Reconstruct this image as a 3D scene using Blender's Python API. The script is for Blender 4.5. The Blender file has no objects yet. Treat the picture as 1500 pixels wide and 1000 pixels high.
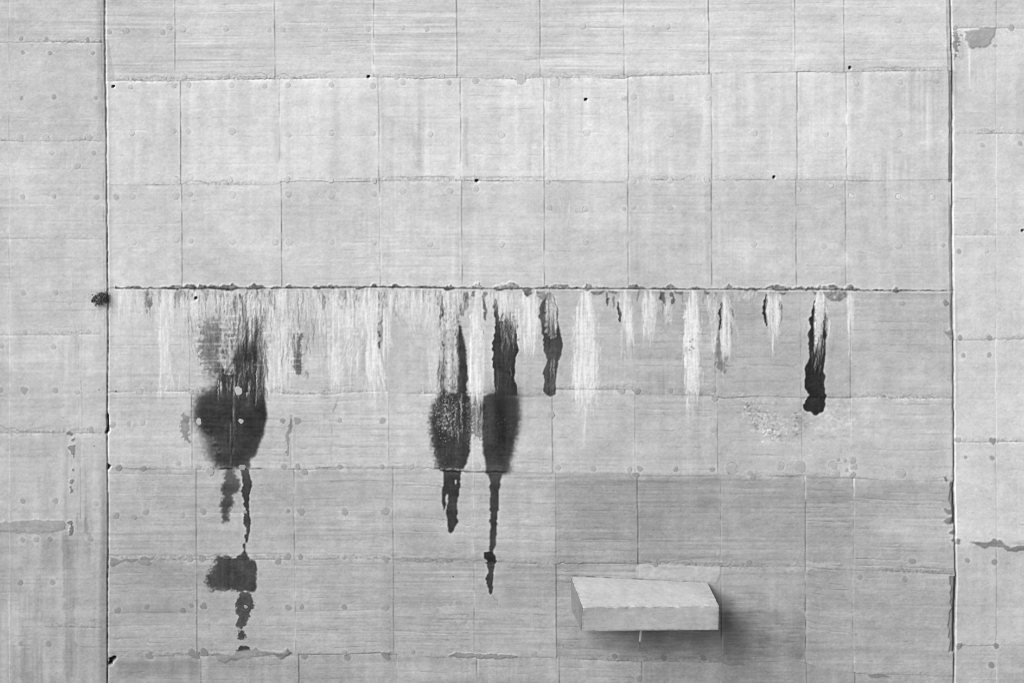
import bpy, math
import numpy as np

# ------------------------------------------------------------------ scene, camera, sky, sun
S = bpy.context.scene
COL = S.collection
PX = 100.0                       # 100 drawing units = 1 m on the wall face
GZ = 1400.0                      # drawing row of the ground line
D = 25.0                         # camera distance from the wall face
VX, VY = 407.0, -446.0           # foot of the camera's perpendicular on the wall

def wx(px): return (px - 750.0) / PX
def wz(py): return (GZ - py) / PX

cam_d = bpy.data.cameras.new("camera")
cam = bpy.data.objects.new("camera", cam_d); COL.objects.link(cam)
cam.location = (wx(VX), -D, wz(VY))
cam.rotation_euler = (math.radians(90), 0, 0)
cam_d.sensor_width = 36.0
cam_d.lens = 36.0 * D / 15.0     # the frame spans 15 m of wall
cam_d.shift_x = (750.0 - VX) / 1500.0       # a rise/fall lens, film plane parallel to the wall
cam_d.shift_y = -(500.0 - VY) / 1500.0
cam_d.clip_end = 6000
S.camera = cam

SUN_DIR = np.array([-1.4, -1.0, 1.35])       # towards the light
SUN_DIR = SUN_DIR / np.linalg.norm(SUN_DIR)
sun_el = math.asin(SUN_DIR[2]); sun_az = math.atan2(SUN_DIR[0], SUN_DIR[1])
world = bpy.data.worlds.new("World"); S.world = world; world.use_nodes = True
wn = world.node_tree.nodes; wl = world.node_tree.links
bg = wn["Background"]
sky = wn.new("ShaderNodeTexSky"); sky.sky_type = 'NISHITA'; sky.sun_disc = False
sky.sun_elevation = sun_el; sky.sun_rotation = sun_az
sky.air_density = 0.45; sky.dust_density = 1.2; sky.altitude = 1500
bw = wn.new("ShaderNodeRGBToBW")             # the picture is black and white: a grey overcast sky
wl.new(sky.outputs[0], bw.inputs[0]); wl.new(bw.outputs[0], bg.inputs[0])
bg.inputs[1].default_value = 0.05
sd = bpy.data.lights.new("sun", 'SUN'); sd.energy = 5.0; sd.angle = math.radians(40)
sun = bpy.data.objects.new("sun", sd); COL.objects.link(sun)
sun.location = (-20, -20, 40)
from mathutils import Vector
sun.rotation_euler = Vector(-SUN_DIR).to_track_quat('-Z', 'Y').to_euler()
S.view_settings.view_transform = 'Standard'; S.view_settings.look = 'None'
S.cycles.filter_width = 1.0
S.view_settings.gamma = 1.0; S.view_settings.use_curve_mapping = False
S.view_settings.exposure = 0.83
ALB_K = 1.65                     # picture brightness per unit of base colour

# ------------------------------------------------------------------ canvas helpers (wall face drawn at 1 cm)
CX0, CX1, CY0, CY1 = -300, 1800, -250, 1400
W, H = CX1 - CX0, CY1 - CY0
R = np.random.RandomState(11)
YY, XX = np.mgrid[CY0:CY1, CX0:CX1].astype(np.float32)

fx = np.fft.rfftfreq(W).astype(np.float32); fy = np.fft.fftfreq(H).astype(np.float32)
def noise(sx, sy, seed):
    r = np.random.RandomState(seed).standard_normal((H, W)).astype(np.float32)
    f = np.fft.rfft2(r)
    f *= np.exp(-2 * np.pi**2 * ((sx * fx)[None, :]**2 + (sy * fy)[:, None]**2))
    o = np.fft.irfft2(f, s=(H, W)).astype(np.float32)
    return o / o.std()
def blur(a, sx, sy=None):
    sy = sx if sy is None else sy
    def ax(a, s, axis):
        if s < 0.3: return a
        n = int(3 * s) + 1; k = np.exp(-0.5 * (np.arange(-n, n + 1) / s)**2); k /= k.sum()
        p = [(0, 0), (0, 0)]; p[axis] = (n, n); b = np.pad(a, p, mode='edge'); o = 0
        for i in range(2 * n + 1):
            sl = [slice(None)] * 2; sl[axis] = slice(i, i + a.shape[axis]); o = o + k[i] * b[tuple(sl)]
        return o
    return ax(ax(a, sx, 1), sy, 0)
def smooth(a, b, x):
    t = np.clip((x - a) / (b - a), 0, 1); return t * t * (3 - 2 * t)
def n1(n, s, seed, amp=1.0):
    r = np.random.RandomState(seed).standard_normal(n + 8 * int(s) + 8)
    k = np.exp(-0.5 * (np.arange(-3 * int(s) - 1, 3 * int(s) + 2) / s)**2)
    o = np.convolve(r, k / k.sum(), 'same')[:n]; return amp * o / o.std()

nG = noise(0.7, 0.6, 1); nF = noise(1.6, 1.3, 2); nM = noise(6, 5, 3); nL = noise(28, 22, 4); nXL = noise(90, 60, 5)
nH = noise(34, 0.9, 6); nH2 = noise(70, 3.0, 7); nV = noise(1.1, 34, 8); nV2 = noise(3.5, 60, 9)
nW1 = noise(3, 3, 10); nW2 = noise(3, 3, 12); nW3 = noise(14, 12, 13); nHs = noise(9, 0.8, 14); nVs = noise(0.8, 9, 15)

T = np.full((H, W), 190, np.float32)      # tone of the dry face, as picture grey
Z = np.zeros((H, W), np.float32)          # relief, metres towards the viewer
WET = np.zeros((H, W), np.float32)
OV = np.zeros((H, W), np.int32)           # which separate piece owns the spot
PID = np.zeros((H, W), np.int32)          # which panel
PARTS = {}                                # overlay id -> (name, block, label)
def part(name, block, label=None):
    i = len(PARTS) + 1; PARTS[i] = (name, block, label); return i

xs_all = np.arange(CX0, CX1).astype(np.float32)
ys_all = np.arange(CY0, CY1).astype(np.float32)
def curve(pts, amp=1.0, seed=0, s=1.4):
    p = np.array(pts, float)
    return (np.interp(xs_all, p[:, 0], p[:, 1]) + n1(W, s, 100 + seed, amp * .5) * np.clip(n1(W, 22, 200 + seed, 1), 0, 1.6) + n1(W, 24, 300 + seed, amp * 0.6)).astype(np.float32)

def hline(x0, x1, yc, w, amt, A=None, seed=None, broken=0.5):
    """a thin near-horizontal mark; yc is a value or an array over the whole width"""
    A = T if A is None else A
    a, b = int(max(x0, CX0)) - CX0, int(min(x1, CX1 - 1)) - CX0
    if b - a < 3: return
    ii = np.arange(a, b)
    y = (yc[ii] if hasattr(yc, '__len__') else np.full(len(ii), yc)) - CY0
    m = np.clip(0.75 + broken * n1(len(ii), 5, R.randint(1 << 30)), 0, 1.6)
    e = np.minimum(1, np.minimum(np.arange(len(ii)) + 1, np.arange(len(ii))[::-1] + 1) / 6.0)
    for d in range(-int(3 * w) - 1, int(3 * w) + 2):
        r = np.round(y).astype(int) + d
        ok = (r >= 0) & (r < H)
        A[r[ok], ii[ok]] += (amt * m * e * np.exp(-((r - y) / w)**2))[ok]
def vline(y0, y1, xc, w, amt, A=None, broken=0.5):
    A = T if A is None else A
    a, b = int(max(y0, CY0)) - CY0, int(min(y1, CY1 - 1)) - CY0
    if b - a < 3: return
    ii = np.arange(a, b)
    x = (xc[ii] if hasattr(xc, '__len__') else np.full(len(ii), xc)) - CX0
    m = np.clip(0.75 + broken * n1(len(ii), 5, R.randint(1 << 30)), 0, 1.6)
    for d in range(-int(3 * w) - 1, int(3 * w) + 2):
        c = np.round(x).astype(int) + d
        ok = (c >= 0) & (c < W)
        A[ii[ok], c[ok]] += (amt * m * np.exp(-((c - x) / w)**2))[ok]

# ------------------------------------------------------------------ pour joints and form panels
seamL = (np.interp(ys_all, [-250, 0, 60, 150, 270, 420, 500, 630, 700, 790, 840, 1000, 1400],
                   [152.5, 153.5, 153.5, 155.5, 156.6, 158, 158.4, 157.4, 158, 159, 158, 157.5, 157]) + n1(H, 4, 71, .16)).astype(np.float32)
seamR = (np.interp(ys_all, [-250, 0, 50, 100, 200, 300, 420, 500, 560, 700, 800, 850, 900, 960, 1000, 1400],
                   [1392, 1392.5, 1393.3, 1395, 1395, 1394.5, 1395.2, 1396.4, 1397, 1397.4, 1399, 1400.4, 1398.6, 1397.8, 1397.4, 1397]) + n1(H, 4, 72, .18)).astype(np.float32)

J = [curve([(-300, -185), (1800, -188)], .6, 1), curve([(-300, -36), (1800, -44)], .6, 2),
     curve([(150, 118.5), (260, 118), (330, 117), (400, 116), (500, 115.5), (550, 114), (680, 114.5), (760, 117), (795, 113), (800, 113.5), (915, 115.5), (925, 112), (1040, 110), (1060, 108), (1160, 106.5), (1240, 105.5), (1390, 104)], .7, 3),
     curve([(150, 271.5), (300, 271), (405, 270), (412, 266), (540, 266), (680, 265), (800, 265.5), (920, 265), (1060, 264), (1170, 264), (1260, 265.5), (1390, 264)], .7, 4),
     curve([(150, 421), (170, 422.5), (400, 422.5), (520, 421.3), (600, 421.3), (700, 422.5), (1100, 423.6), (1200, 424), (1260, 425), (1390, 426)], .35, 5),
     curve([(150, 574), (280, 574), (400, 575), (425, 577), (480, 577), (505, 574), (560, 573), (600, 577), (690, 577), (800, 578), (815, 571), (925, 571), (932, 577), (1040, 579), (1060, 583), (1120, 580), (1180, 582), (1390, 583)], .8, 6),
     curve([(150, 685.5), (250, 685.5), (300, 687), (400, 685.5), (440, 686.4), (640, 686), (650, 689), (750, 690), (800, 693), (930, 693), (936, 696), (1055, 696.5), (1170, 697.5), (1250, 699), (1300, 703), (1390, 704)], .6, 7),
     curve([(150, 820), (280, 819.5), (430, 819), (560, 818.5), (600, 821.5), (720, 822), (800, 824.5), (930, 826), (1060, 829), (1180, 829), (1220, 834), (1330, 836.5), (1390, 840)], .8, 8),
     curve([(150, 961), (280, 959.5), (400, 961), (440, 957), (560, 957), (590, 960), (660, 962), (800, 962), (820, 964), (940, 967.5), (1060, 970), (1170, 966), (1200, 979), (1260, 986), (1390, 989)], .8, 9),
     curve([(-300, 1106), (1800, 1118)], .8, 10), curve([(-300, 1252), (1800, 1262)], .8, 11)]
V = [[258, 404, 549, 671, 793, 916, 1040, 1166, 1238]] * 3 + [
    [265.5, 411, 556, 676, 798, 921.5, 1044, 1169, 1241],
    [267.5, 412.8, 556.8, 676.8, 798, 920.5, 1042.7, 1166.6, 1239],
    [277.5, 422.5, 566, 688, 805, 927, 1048, 1172.5, 1245],
    [280.7, 425.5, 569, 690, 808.4, 929, 1050.5, 1174, 1245.7],
    [286.5, 430, 575, 693, 813, 933, 1055, 1178.6, 1249],
    [287, 431, 575, 693, 813, 935, 1055, 1178, 1247.5],
    [292, 436, 579, 696.5, 817.4, 937, 1057, 1180, 1250]] + [[294, 438, 581, 698, 819, 939, 1059, 1182, 1252]] * 2
#           col tones per row (picture grey of the dry concrete)
TONE = [[205] * 10, [208] * 10,
        [203, 209, 211, 213, 213, 213, 213, 212, 212, 212],
        [214, 217, 219, 219, 219, 217, 212, 212, 212, 211],
        [209, 210, 210, 208, 206, 202, 200, 200, 199, 199],
        [200, 197, 196, 193, 192, 188, 184, 184, 187, 190],
        [199, 197, 195, 194, 193, 193, 191, 190, 192, 194],
        [184, 182, 179, 181, 180, 162, 160, 165, 168, 174],
        [177, 174, 174, 174, 173, 168, 165, 165, 168, 172],
        [167, 165, 165, 168, 167, 165, 162, 156, 157, 163], [160] * 10, [160] * 10]
LH = [-85, 62, 207, 350, 490, 634, 778, 918, 1060, 1205]
LV = [[-270, -130, 13.5]] * 11
LT = [203, 203, 201, 200, 197, 196, 194, 184, 173, 167, 165]
RH = [-105, 42, 196.5, 345, 497, 647, 797, 945, 1095, 1245]
RV = [[1459, 1600, 1740]] * 11
RT = [202, 203, 207, 207, 209, 209, 205, 190, 176, 172, 170]

rowmap = np.zeros((H, W), np.int32)
for j in J: rowmap += (YY > j[None, :])
LHc = [curve([(-300, y), (1800, y)], .7, 30 + i) for i, y in enumerate(LH)]
RHc = [curve([(-300, y), (1800, y)], .7, 50 + i) for i, y in enumerate(RH)]
inL = XX < seamL[:, None]; inR = XX > seamR[:, None]; inC = ~(inL | inR)
rowL = np.zeros((H, W), np.int32); rowR = np.zeros((H, W), np.int32)
for c in LHc: rowL += (YY > c[None, :])
for c in RHc: rowR += (YY > c[None, :])
vj = {}
for blk, rm, VV, msk, TT in ((0, rowmap, V, inC, TONE), (1, rowL, LV, inL, LT), (2, rowR, RV, inR, RT)):
    for r in range(len(VV)):
        m = (rm == r) & msk
        if not m.any(): continue
        cm = np.zeros((H, W), np.int32)
        for k, x in enumerate(VV[r]):
            xc = (x + n1(H, 20, 900 + 40 * blk + 11 * r + k, .25) + (ys_all - 500) * 0.004 * (blk == 0)).astype(np.float32)
            vj[(blk, r, k)] = xc
            cm += XX > xc[:, None]
        for c in range(len(VV[r]) + 1):
            mm = m & (cm == c)
            t = (TT[r][c] if blk == 0 else TT[r]) + R.uniform(-1.5, 1.5)
            T[mm] = t
            Z[mm] = R.uniform(-.003, .003)
            PID[mm] = blk * 10000 + r * 100 + c + 1
# blend neighbouring panel tones a little: cast concrete, not tiles
Tb = blur(T, 9, 5); T = 0.62 * T + 0.38 * Tb

# board grain, mottling and washes, stronger or weaker with the lift
ampH = np.zeros((H, W), np.float32); ampV = np.zeros((H, W), np.float32)
for r, (h_, v_) in enumerate([(5, 1), (6, 1), (6.2, 1.0), (2.2, 3.4), (3.0, 2.2), (3.0, 2.2), (3.6, 1.8), (6.2, 1.2), (5.6, 1.2), (5.0, 2.6), (5, 2), (5, 2)]):
    m = inC & (rowmap == r); ampH[m] = h_; ampV[m] = v_
for r in range(11):
    m = inL & (rowL == r); ampH[m] = [4, 6, 3, 3, 3.5, 3.5, 3.2, 3, 3, 3, 3][r]; ampV[m] = [1, 1, 1.2, 1.5, 2, 2.6, 3, 4.2, 5, 5, 5][r]
    m = inR & (rowR == r); ampH[m] = [4, 4, 1.8, 1.8, 1.5, 2, 2, 2.2, 3.5, 4, 4][r]; ampV[m] = [1, 1.4, 2.2, 1.8, 1.4, 1.2, 1.2, 1.5, 1.5, 1.5, 1.5][r]
patchy = 0.6 + 0.5 * smooth(-1, 1.2, nL)
gH = .25 + .95 * smooth(-.5, 1.3, noise(40, 9, 17)); gV = smooth(.1, 1.5, noise(16, 26, 18))
pv = np.take(np.random.RandomState(77).uniform(.45, 1.15, 40000), PID)     # every pour came out differently
T += ampH * pv * (0.72 * nH * gH + 0.5 * nH2 + 0.4 * nHs * gH * smooth(0, 1.2, nL))
T += ampV * 1.0 * nV * gV + ampV * 0.75 * nV2 + 2.2 * ampV * smooth(.6, 2.2, noise(4, 42, 26)) - ampV * .35
T += 2.4 * np.abs(noise(13, 8, 19)) - 1.9 + 1.2 * noise(3.4, 2.4, 20)
nU = noise(.35, .35, 16)
T += 2.2 * nG + 1.6 * nU + 1.7 * nF + 1.8 * nM + 3.0 * nL + 2.6 * nXL
Z += 0.0003 * nH * (ampH / 5) + 0.0005 * nH2 * (ampH / 5) + 0.0002 * nF + 0.0004 * nM
# fine dark pits, short scratches
pits = (noise(0.55, 0.55, 21) > 3.4).astype(np.float32); T -= 22 * blur(pits, .55) * 1.6
T -= 9 * smooth(1.7, 2.6, noise(2.2, 0.8, 22)) - 7 * smooth(1.8, 2.8, noise(2.5, 0.9, 23))
# crumbly rub marks: contour-like edges
e = noise(5, 4, 24); T -= 7 * np.exp(-(e / 0.06)**2) * smooth(.4, 1.4, noise(18, 9, 25))
T += 6 * np.exp(-((e - .12) / 0.07)**2) * smooth(.4, 1.4, noise(18, 9, 25))

# board edges printed into each panel
def boards(x0, x1, top, bot, step, amt, light, p=0.7, pf=.45):
    Hh = float(np.mean((bot - top)[int(x0 - CX0):int(x1 - CX0)]))
    n = max(2, int(Hh / step))
    sk = R.uniform(-.012, .012)
    for i in range(1, n):
        if R.rand() > p: continue
        v = (i + R.uniform(-.25, .25)) / n
        yl = top + (bot - top) * v + sk * (xs_all - (x0 + x1) / 2)
        full = R.rand() < pf
        a, b = (x0 + 1, x1 - 1) if full else sorted((R.uniform(x0, x1), R.uniform(x0, x1)))
        s = R.uniform(.4, 1.2)
        hline(a, b, yl, .6, -1.05 * amt * s, broken=.7)
        hline(a, b, yl, .75, -.0012 * s, A=Z, broken=.4)
        if R.rand() < light: hline(a, b, yl + 1.6, .9, amt * .5 * s, broken=.8)
        if R.rand() < .35: hline(a, b, yl + step * .5, step * .3, R.choice([-1, 1]) * amt * .3)
ST = [(12, 13, .3), (12, 13, .3), (9, 14, .5), (13, 11, .3), (11, 11, .2), (11, 13, .3), (10, 17, .25), (8.5, 17, .4), (9, 15, .4), (11, 12, .3), (11, 12, .3), (11, 12, .3)]
for r in range(12):
    top = J[r - 1] if r > 0 else J[0] - 140
    bot = J[r] if r < 11 else J[10] + 140
    vs = [155] + list(V[r]) + [1394]
    for c in range(10):
        boards(vs[c], vs[c + 1], top, bot, ST[r][0], ST[r][1] * R.uniform(.6, 1.2), ST[r][2], .78 if r > 4 else .7, .72 if r > 4 else .45)
for r in range(1, 10):
    for x0, x1 in ((-130, 13), (14, 155)): boards(x0, x1, LHc[r - 1], LHc[r], 12, 10, .3, .6)
    for x0, x1 in ((1400, 1459), (1460, 1600)): boards(x0, x1, RHc[r - 1], RHc[r], 14, 6, .3, .5)

# horizontal pour joints: rough dark lip above, clean pale band below
def joint(j, x0, x1, dark, pale, above, msk, groove=.003, lip=.0009):
    dy = YY - j[None, :]
    xm = msk & (XX > x0) & (XX < x1)
    mod = np.clip(.75 + .5 * n1(W, 10, R.randint(1 << 30)), .15, 1.5)[None, :]
    mod2 = np.clip(.7 + .6 * n1(W, 30, R.randint(1 << 30)), .1, 1.6)[None, :]
    cr = np.clip(1 + .9 * nF, 0, 2.4)
    T[:] += np.where(xm, -.62 * dark * mod * np.exp(-(dy / .8)**2), 0)
    T[:] += np.where(xm & (dy > 0), pale * mod2 * np.exp(-(dy / 6.0)**2) * smooth(-1.6, .6, nV2 + nM), 0)
    T[:] += np.where(xm & (dy <= 0), -above * mod2 * np.exp(-(dy / 7.0)**2) * cr, 0)
    T[:] += np.where(xm, .8 * above * mod2 * np.exp(-((dy + 2) / 4.5)**2) * np.minimum(nG, .8), 0)
    T[:] -= np.where(xm, 26 * mod2 * np.exp(-((dy + 1.5) / 2.5)**2) * (nU + nG > 2.4), 0)
    T[:] -= np.where(xm & (dy < 0), (9 + above) * mod2 * np.exp(-((dy + 5 + 2.2 * nM) / .8)**2) * smooth(-.3, .9, nW3), 0)
    T[:] -= np.where(xm & (dy < 0), .9 * above * np.exp(-(dy / 9.0)**2) * smooth(.2, 1.6, nM + .6 * nL), 0)
    Z[:] += np.where(xm, -groove * mod * np.exp(-(dy / .9)**2), 0)
    Z[:] += np.where(xm & (dy <= 0), lip * np.exp(-(dy / 5.0)**2) * (1 + .5 * nF), 0)
for r, (dk, pl, ab) in {1: (30, 6, 6), 2: (50, 10, 9), 3: (36, 3, 8), 5: (32, 9, 9), 6: (40, 10, 4), 7: (26, 7, 7), 8: (26, 7, 6), 9: (30, 6, 6)}.items():
    joint(J[r], 155, 1398, dk, pl, ab, inC)
for r in range(10):
    joint(LHc[r], -300, 150 if r != 6 else 60, [20, 26, 24, 24, 20, 22, 18, 26, 18, 18][r], 7, [6, 10, 9, 5, 7, 7, 4, 6, 5, 5][r], inL)
    joint(RHc[r], 1398, 1800, [18, 16, 26, 14, 22, 34, 18, 20, 18, 18][r], 4, [4, 6, 8, 5, 7, 9, 3, 8, 6, 6][r], inR)
hline(1400, 1500, 291 + n1(W, 3, 66, .4), .9, -24); hline(1400, 1500, 285.0, 4, -5)
# second line above some joints (overlapping form edge)
for r, x0, x1, off in ((2, 550, 680, -4), (2, 250, 400, -3.5), (2, 800, 880, -8.5), (3, 410, 560, -4.5), (3, 557, 800, -6), (3, 800, 920, 2), (6, 460, 640, -2.5), (4, 820, 930, -1.2), (5, 690, 815, 2)):
    hline(x0, x1, J[r] + off, .8, -26)
# vertical panel joints
for (blk, r, k), xc in vj.items():
    if blk == 0:
        top = J[r - 1][int(V[r][k]) - CX0] if r > 0 else CY0; bot = J[r][int(V[r][k]) - CX0] if r < 11 else CY1
    elif blk == 1: top = LH[r - 1] if r > 0 else CY0; bot = LH[r] if r < 10 else CY1
    else: top = RH[r - 1] if r > 0 else CY0; bot = RH[r] if r < 10 else CY1
    s = R.uniform(.7, 1.15) * (1.0 if blk == 0 else .55)
    if blk == 2 and r not in (1, 7, 8): s *= .25
    if blk == 1 and r > 4: s *= .4
    s *= {5: .5, 6: .75, 7: .8, 8: .9, 9: .8}.get(r, 1.25 if r == 2 else 1) if blk == 0 else 1
    vline(top, bot, xc, 1.0 if r in (2, 3, 4) and blk == 0 else .85, (-40 if r in (2, 3, 4) and blk == 0 else -36) * s, broken=.38); vline(top, bot, xc, .9, -.0018, A=Z)
    vline(top, bot, xc + 2.0 * R.choice([-1, 1]), 1.3, 7 * s)
    if R.rand() < .5: vline(top + R.uniform(0, 60), bot, xc + R.choice([-5, 6, 9]), 2.2, -5 * s)
vline(697, 735, vj[(0, 7, 7)], .8, 42); vline(700, 728, vj[(0, 7, 8)] + 1, .8, 34); vline(835, 965, vj[(0, 8, 7)], .8, 50)
vline(795, 820, 1050.5, .9, 30)

# ------------------------------------------------------------------ the two contraction joints
dxl = XX - seamL[:, None]; dxr = XX - seamR[:, None]
ml = np.clip(.85 + .35 * n1(H, 6, 81), .3, 1.3)[:, None]
bead = np.clip(.8 + .55 * n1(H, 1.6, 85), .1, 1.7)[:, None]
T -= (62 * ml * bead * np.exp(-(dxl / .95)**2)) + 26 * np.exp(-((dxl + 1.8) / .8)**2) * np.clip(n1(H, 9, 86), 0, 1.4)[:, None]
Z -= .022 * np.exp(-(dxl / 1.0)**4)
yl = ys_all[:, None]
T -= 16 * smooth(-16, -9, dxl) * (dxl < 0) * (smooth(230, 150, yl) + .9 * smooth(680, 760, yl) + .25)
T += 10 * np.exp(-((dxl - 2.6) / 1.2)**2) * smooth(500, 100, yl)
T -= 13 * ((dxl > 2) & (dxl < 5 + 9 * np.clip((yl - 60) / 60, 0, 1)) & (yl > 55) & (yl < 117))
T -= 9 * smooth(9, 4, dxl) * (dxl > 0) * (yl > 120) * (yl < 500)
T -= 14 * np.exp(-((dxl + 6) / 3.0)**2) * smooth(685, 690, yl) * smooth(1005, 760, yl)
vline(-250, 500, seamL - 5.5, .8, -18)
# right seam: a narrow lip, a grey recessed face and a black crack
T -= 78 * np.clip(.85 + .3 * n1(H, 8, 82), .3, 1.2)[:, None] * np.exp(-(dxr / 1.1)**2)
Z -= .025 * np.exp(-(dxr / 1.0)**4)
face = smooth(-7.5, -6, dxr) * smooth(0, -.8, dxr)
T -= 22 * face * smooth(110, 90, yl)
fz = smooth(-5.6, -4.4, dxr) * smooth(.5, -.4, dxr) * ((yl > 104) & (yl < 268)); T -= 44 * fz * (1 + .25 * nV + .2 * nVs); Z -= .008 * fz
T -= 26 * smooth(9, 0, dxr) * (dxr > 0) * smooth(100, 108, yl) * smooth(175, 120, yl)
fz = smooth(-4.2, -3.2, dxr) * smooth(.5, -.4, dxr) * ((yl > 300) & (yl < 482)); T -= 28 * fz * (1 + .3 * nV + .2 * nVs); Z -= .005 * fz
vline(-250, 105, seamR - 6.5, .8, -38); vline(105, 480, seamR - 4.4, .8, -25); vline(440, 700, seamR - 3.2, .8, -18)
T += 7 * np.exp(-((dxr - 2.6) / 1.0)**2) * (.6 + .4 * smooth(300, 500, yl))
T -= 12 * np.exp(-((dxr - 5.2) / 1.4)**2) * smooth(420, 440, yl) * smooth(600, 560, yl)
for a, b, wl_ in ((704, 768, 6.5), (842, 956, 8.0)):
    g = smooth(-wl_, -wl_ + 1.5, dxr + 1.2 * nW1) * smooth(.6, -.2, dxr) * smooth(a, a + 3, yl) * smooth(b, b - 3, yl)
    T[:] = T * (1 - g) + g * (150 + 3 * nV)
    Z -= .012 * g
    k = smooth(-3.6, -2.6, dxr) * smooth(1.2, .4, dxr) * smooth(a, a + 8, yl) * smooth(b, b - 4, yl)
    T -= k * 52; Z -= .012 * k

# ------------------------------------------------------------------ stains, lime and repairs
def mask(poly, warp=.8, soft=1.0, softL=None, rough=0.0, pad=40, fringe=None):
    p = np.array(poly, np.float32)
    x0 = int(max(p[:, 0].min() - pad, CX0)); x1 = int(min(p[:, 0].max() + pad, CX1))
    y0 = int(max(p[:, 1].min() - pad, CY0)); y1 = int(min(p[:, 1].max() + pad, CY1))
    sl = (slice(y0 - CY0, y1 - CY0), slice(x0 - CX0, x1 - CX0))
    X = XX[sl] + warp * nW1[sl] + .5 * warp * nF[sl]; Y = YY[sl] + warp * nW2[sl]
    if fringe: X = X + fringe[0] * (nVs[sl] * .8 + nV[sl] * .6); Y = Y + fringe[1] * (nV[sl] * .8 + nVs[sl] * .45)
    m = np.zeros(X.shape, bool)
    for i in range(len(p)):
        xa, ya = p[i]; xb, yb = p[(i + 1) % len(p)]
        if ya == yb: continue
        m ^= ((ya > Y) != (yb > Y)) & (X < (xb - xa) * (Y - ya) / (yb - ya) + xa)
    m = m.astype(np.float32)
    a = blur(m, soft)
    if softL:
        xc = (p[:, 0].min() + p[:, 0].max()) / 2; wd = (p[:, 0].max() - p[:, 0].min()) / 3
        t = smooth(xc + wd, xc - wd, X); a = a * (1 - t) + blur(m, softL) * t
    if rough: a = smooth(.5 - .42, .5 + .42, a + rough * (nF[sl] * .6 + nG[sl] * .4) * 4 * a * (1 - a))
    return sl, a
def stain(poly, tone, soft=1.0, softL=None, warp=.8, rough=0.0, streak=3.5, hb=2.5, halo=10, wet=1.0, name=None, label=None, op=1.0, block=0, z=0, mott=4.5):
    sl, m = mask(poly, warp, soft, softL, rough)
    if halo: T[sl] += halo * np.clip(blur(m, 3.2) * 1.6 - m, 0, 1) * (m < .6)
    und = T[sl] - blur(T[sl], 9)
    t = tone + streak * (nV[sl] * .55 + nVs[sl] * .35) * (.4 + .6 * smooth(-.5, 1, nW3[sl])) + hb * .35 * nHs[sl] + mott * (nF[sl] * .35 + nM[sl] * .7 + nW3[sl] * .8) + 1.5 * nG[sl] + .45 * np.clip(und, -40, 25) * min(1, tone / 80)
    T[sl] = T[sl] * (1 - m * op) + m * op * t
    WET[sl] = np.maximum(WET[sl], m * wet); Z[sl] += z * m
    if name:
        i = part(name, block, label); OV[sl][m > .5] = i
    return sl, m
def own(poly, name, label, block=0, warp=.8):
    sl, m = mask(poly, warp, 1.0); OV[sl][m > .5] = part(name, block, label)

LIME = np.zeros((H, W), np.float32); DARK = np.zeros((H, W), np.float32)
def strands(prof, n, amp, lens=(15, 50), w=.68, A=None, wig=.34, spread=None, beta=1.0, topbias=1.0, full=False):
    """thin trickles down the face inside a profile [(y, x left, x right), ...]"""
    A = LIME if A is None else A
    p = np.array(prof, float); ya, yb = p[0, 0], p[-1, 0]
    for _ in range(n):
        y0 = ya if full else ya + (yb - ya) * R.rand()**topbias
        L = R.uniform(*lens); y1 = min(y0 + L, yb + R.uniform(-12, 26))
        yy = np.arange(int(y0), int(y1))
        if len(yy) < 4: continue
        u = R.beta(beta, beta) * 1.16 - .08
        xl = np.interp(yy, p[:, 0], p[:, 1]); xr = np.interp(yy, p[:, 0], p[:, 2])
        x = xl + (xr - xl) * u + np.cumsum(R.standard_normal(len(yy))) * wig - CX0
        t = np.linspace(0, 1, len(yy)); ww = w * R.uniform(.6, 1.4)
        a = (1.15 if A is LIME else 1) * amp * R.choice([.35, .7, 1.3], p=[.45, .35, .2]) * np.clip(1.15 - t**2.2, 0, 1) * np.minimum(1, t * 6 + .3)
        for d in range(-3, 4):
            c = np.round(x).astype(int) + d
            A[yy - CY0, c] += a * np.exp(-((c - x) / ww)**2)

# --- broad pale washes on the upper lifts
strands([(125, 1120, 1140), (260, 1118, 1142)], 60, .16, (30, 120)); strands([(120, 1178, 1215), (250, 1176, 1220)], 60, .12, (40, 100))
strands([(175, 830, 880), (262, 825, 885)], 80, .14, (25, 80)); strands([(150, 600, 660), (262, 590, 665)], 60, .1, (30, 90))
strands([(195, 88, 118), (240, 86, 118)], 40, .18, (10, 40)); strands([(205, 95, 125), (230, 95, 128)], 30, .2, (6, 20))
strands([(57, 1419, 1421), (135, 1419, 1422)], 12, .5, (50, 75), wig=.05, full=True); strands([(66, 1432, 1452), (150, 1432, 1452)], 26, .2, (20, 60), wig=.06)
strands([(280, 815, 835), (330, 818, 832)], 20, .25, (20, 45)); strands([(590, 205, 215), (640, 203, 212)], 14, .16, (20, 40))
strands([(695, 195, 230), (740, 200, 225)], 40, .16, (10, 40)); strands([(300, 20, 150), (420, 60, 150)], 60, .07, (40, 110))
strands([(640, 20, 95), (760, 20, 95)], 60, .09, (30, 100)); strands([(120, 170, 260), (200, 170, 260)], 50, .08, (20, 60))
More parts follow.
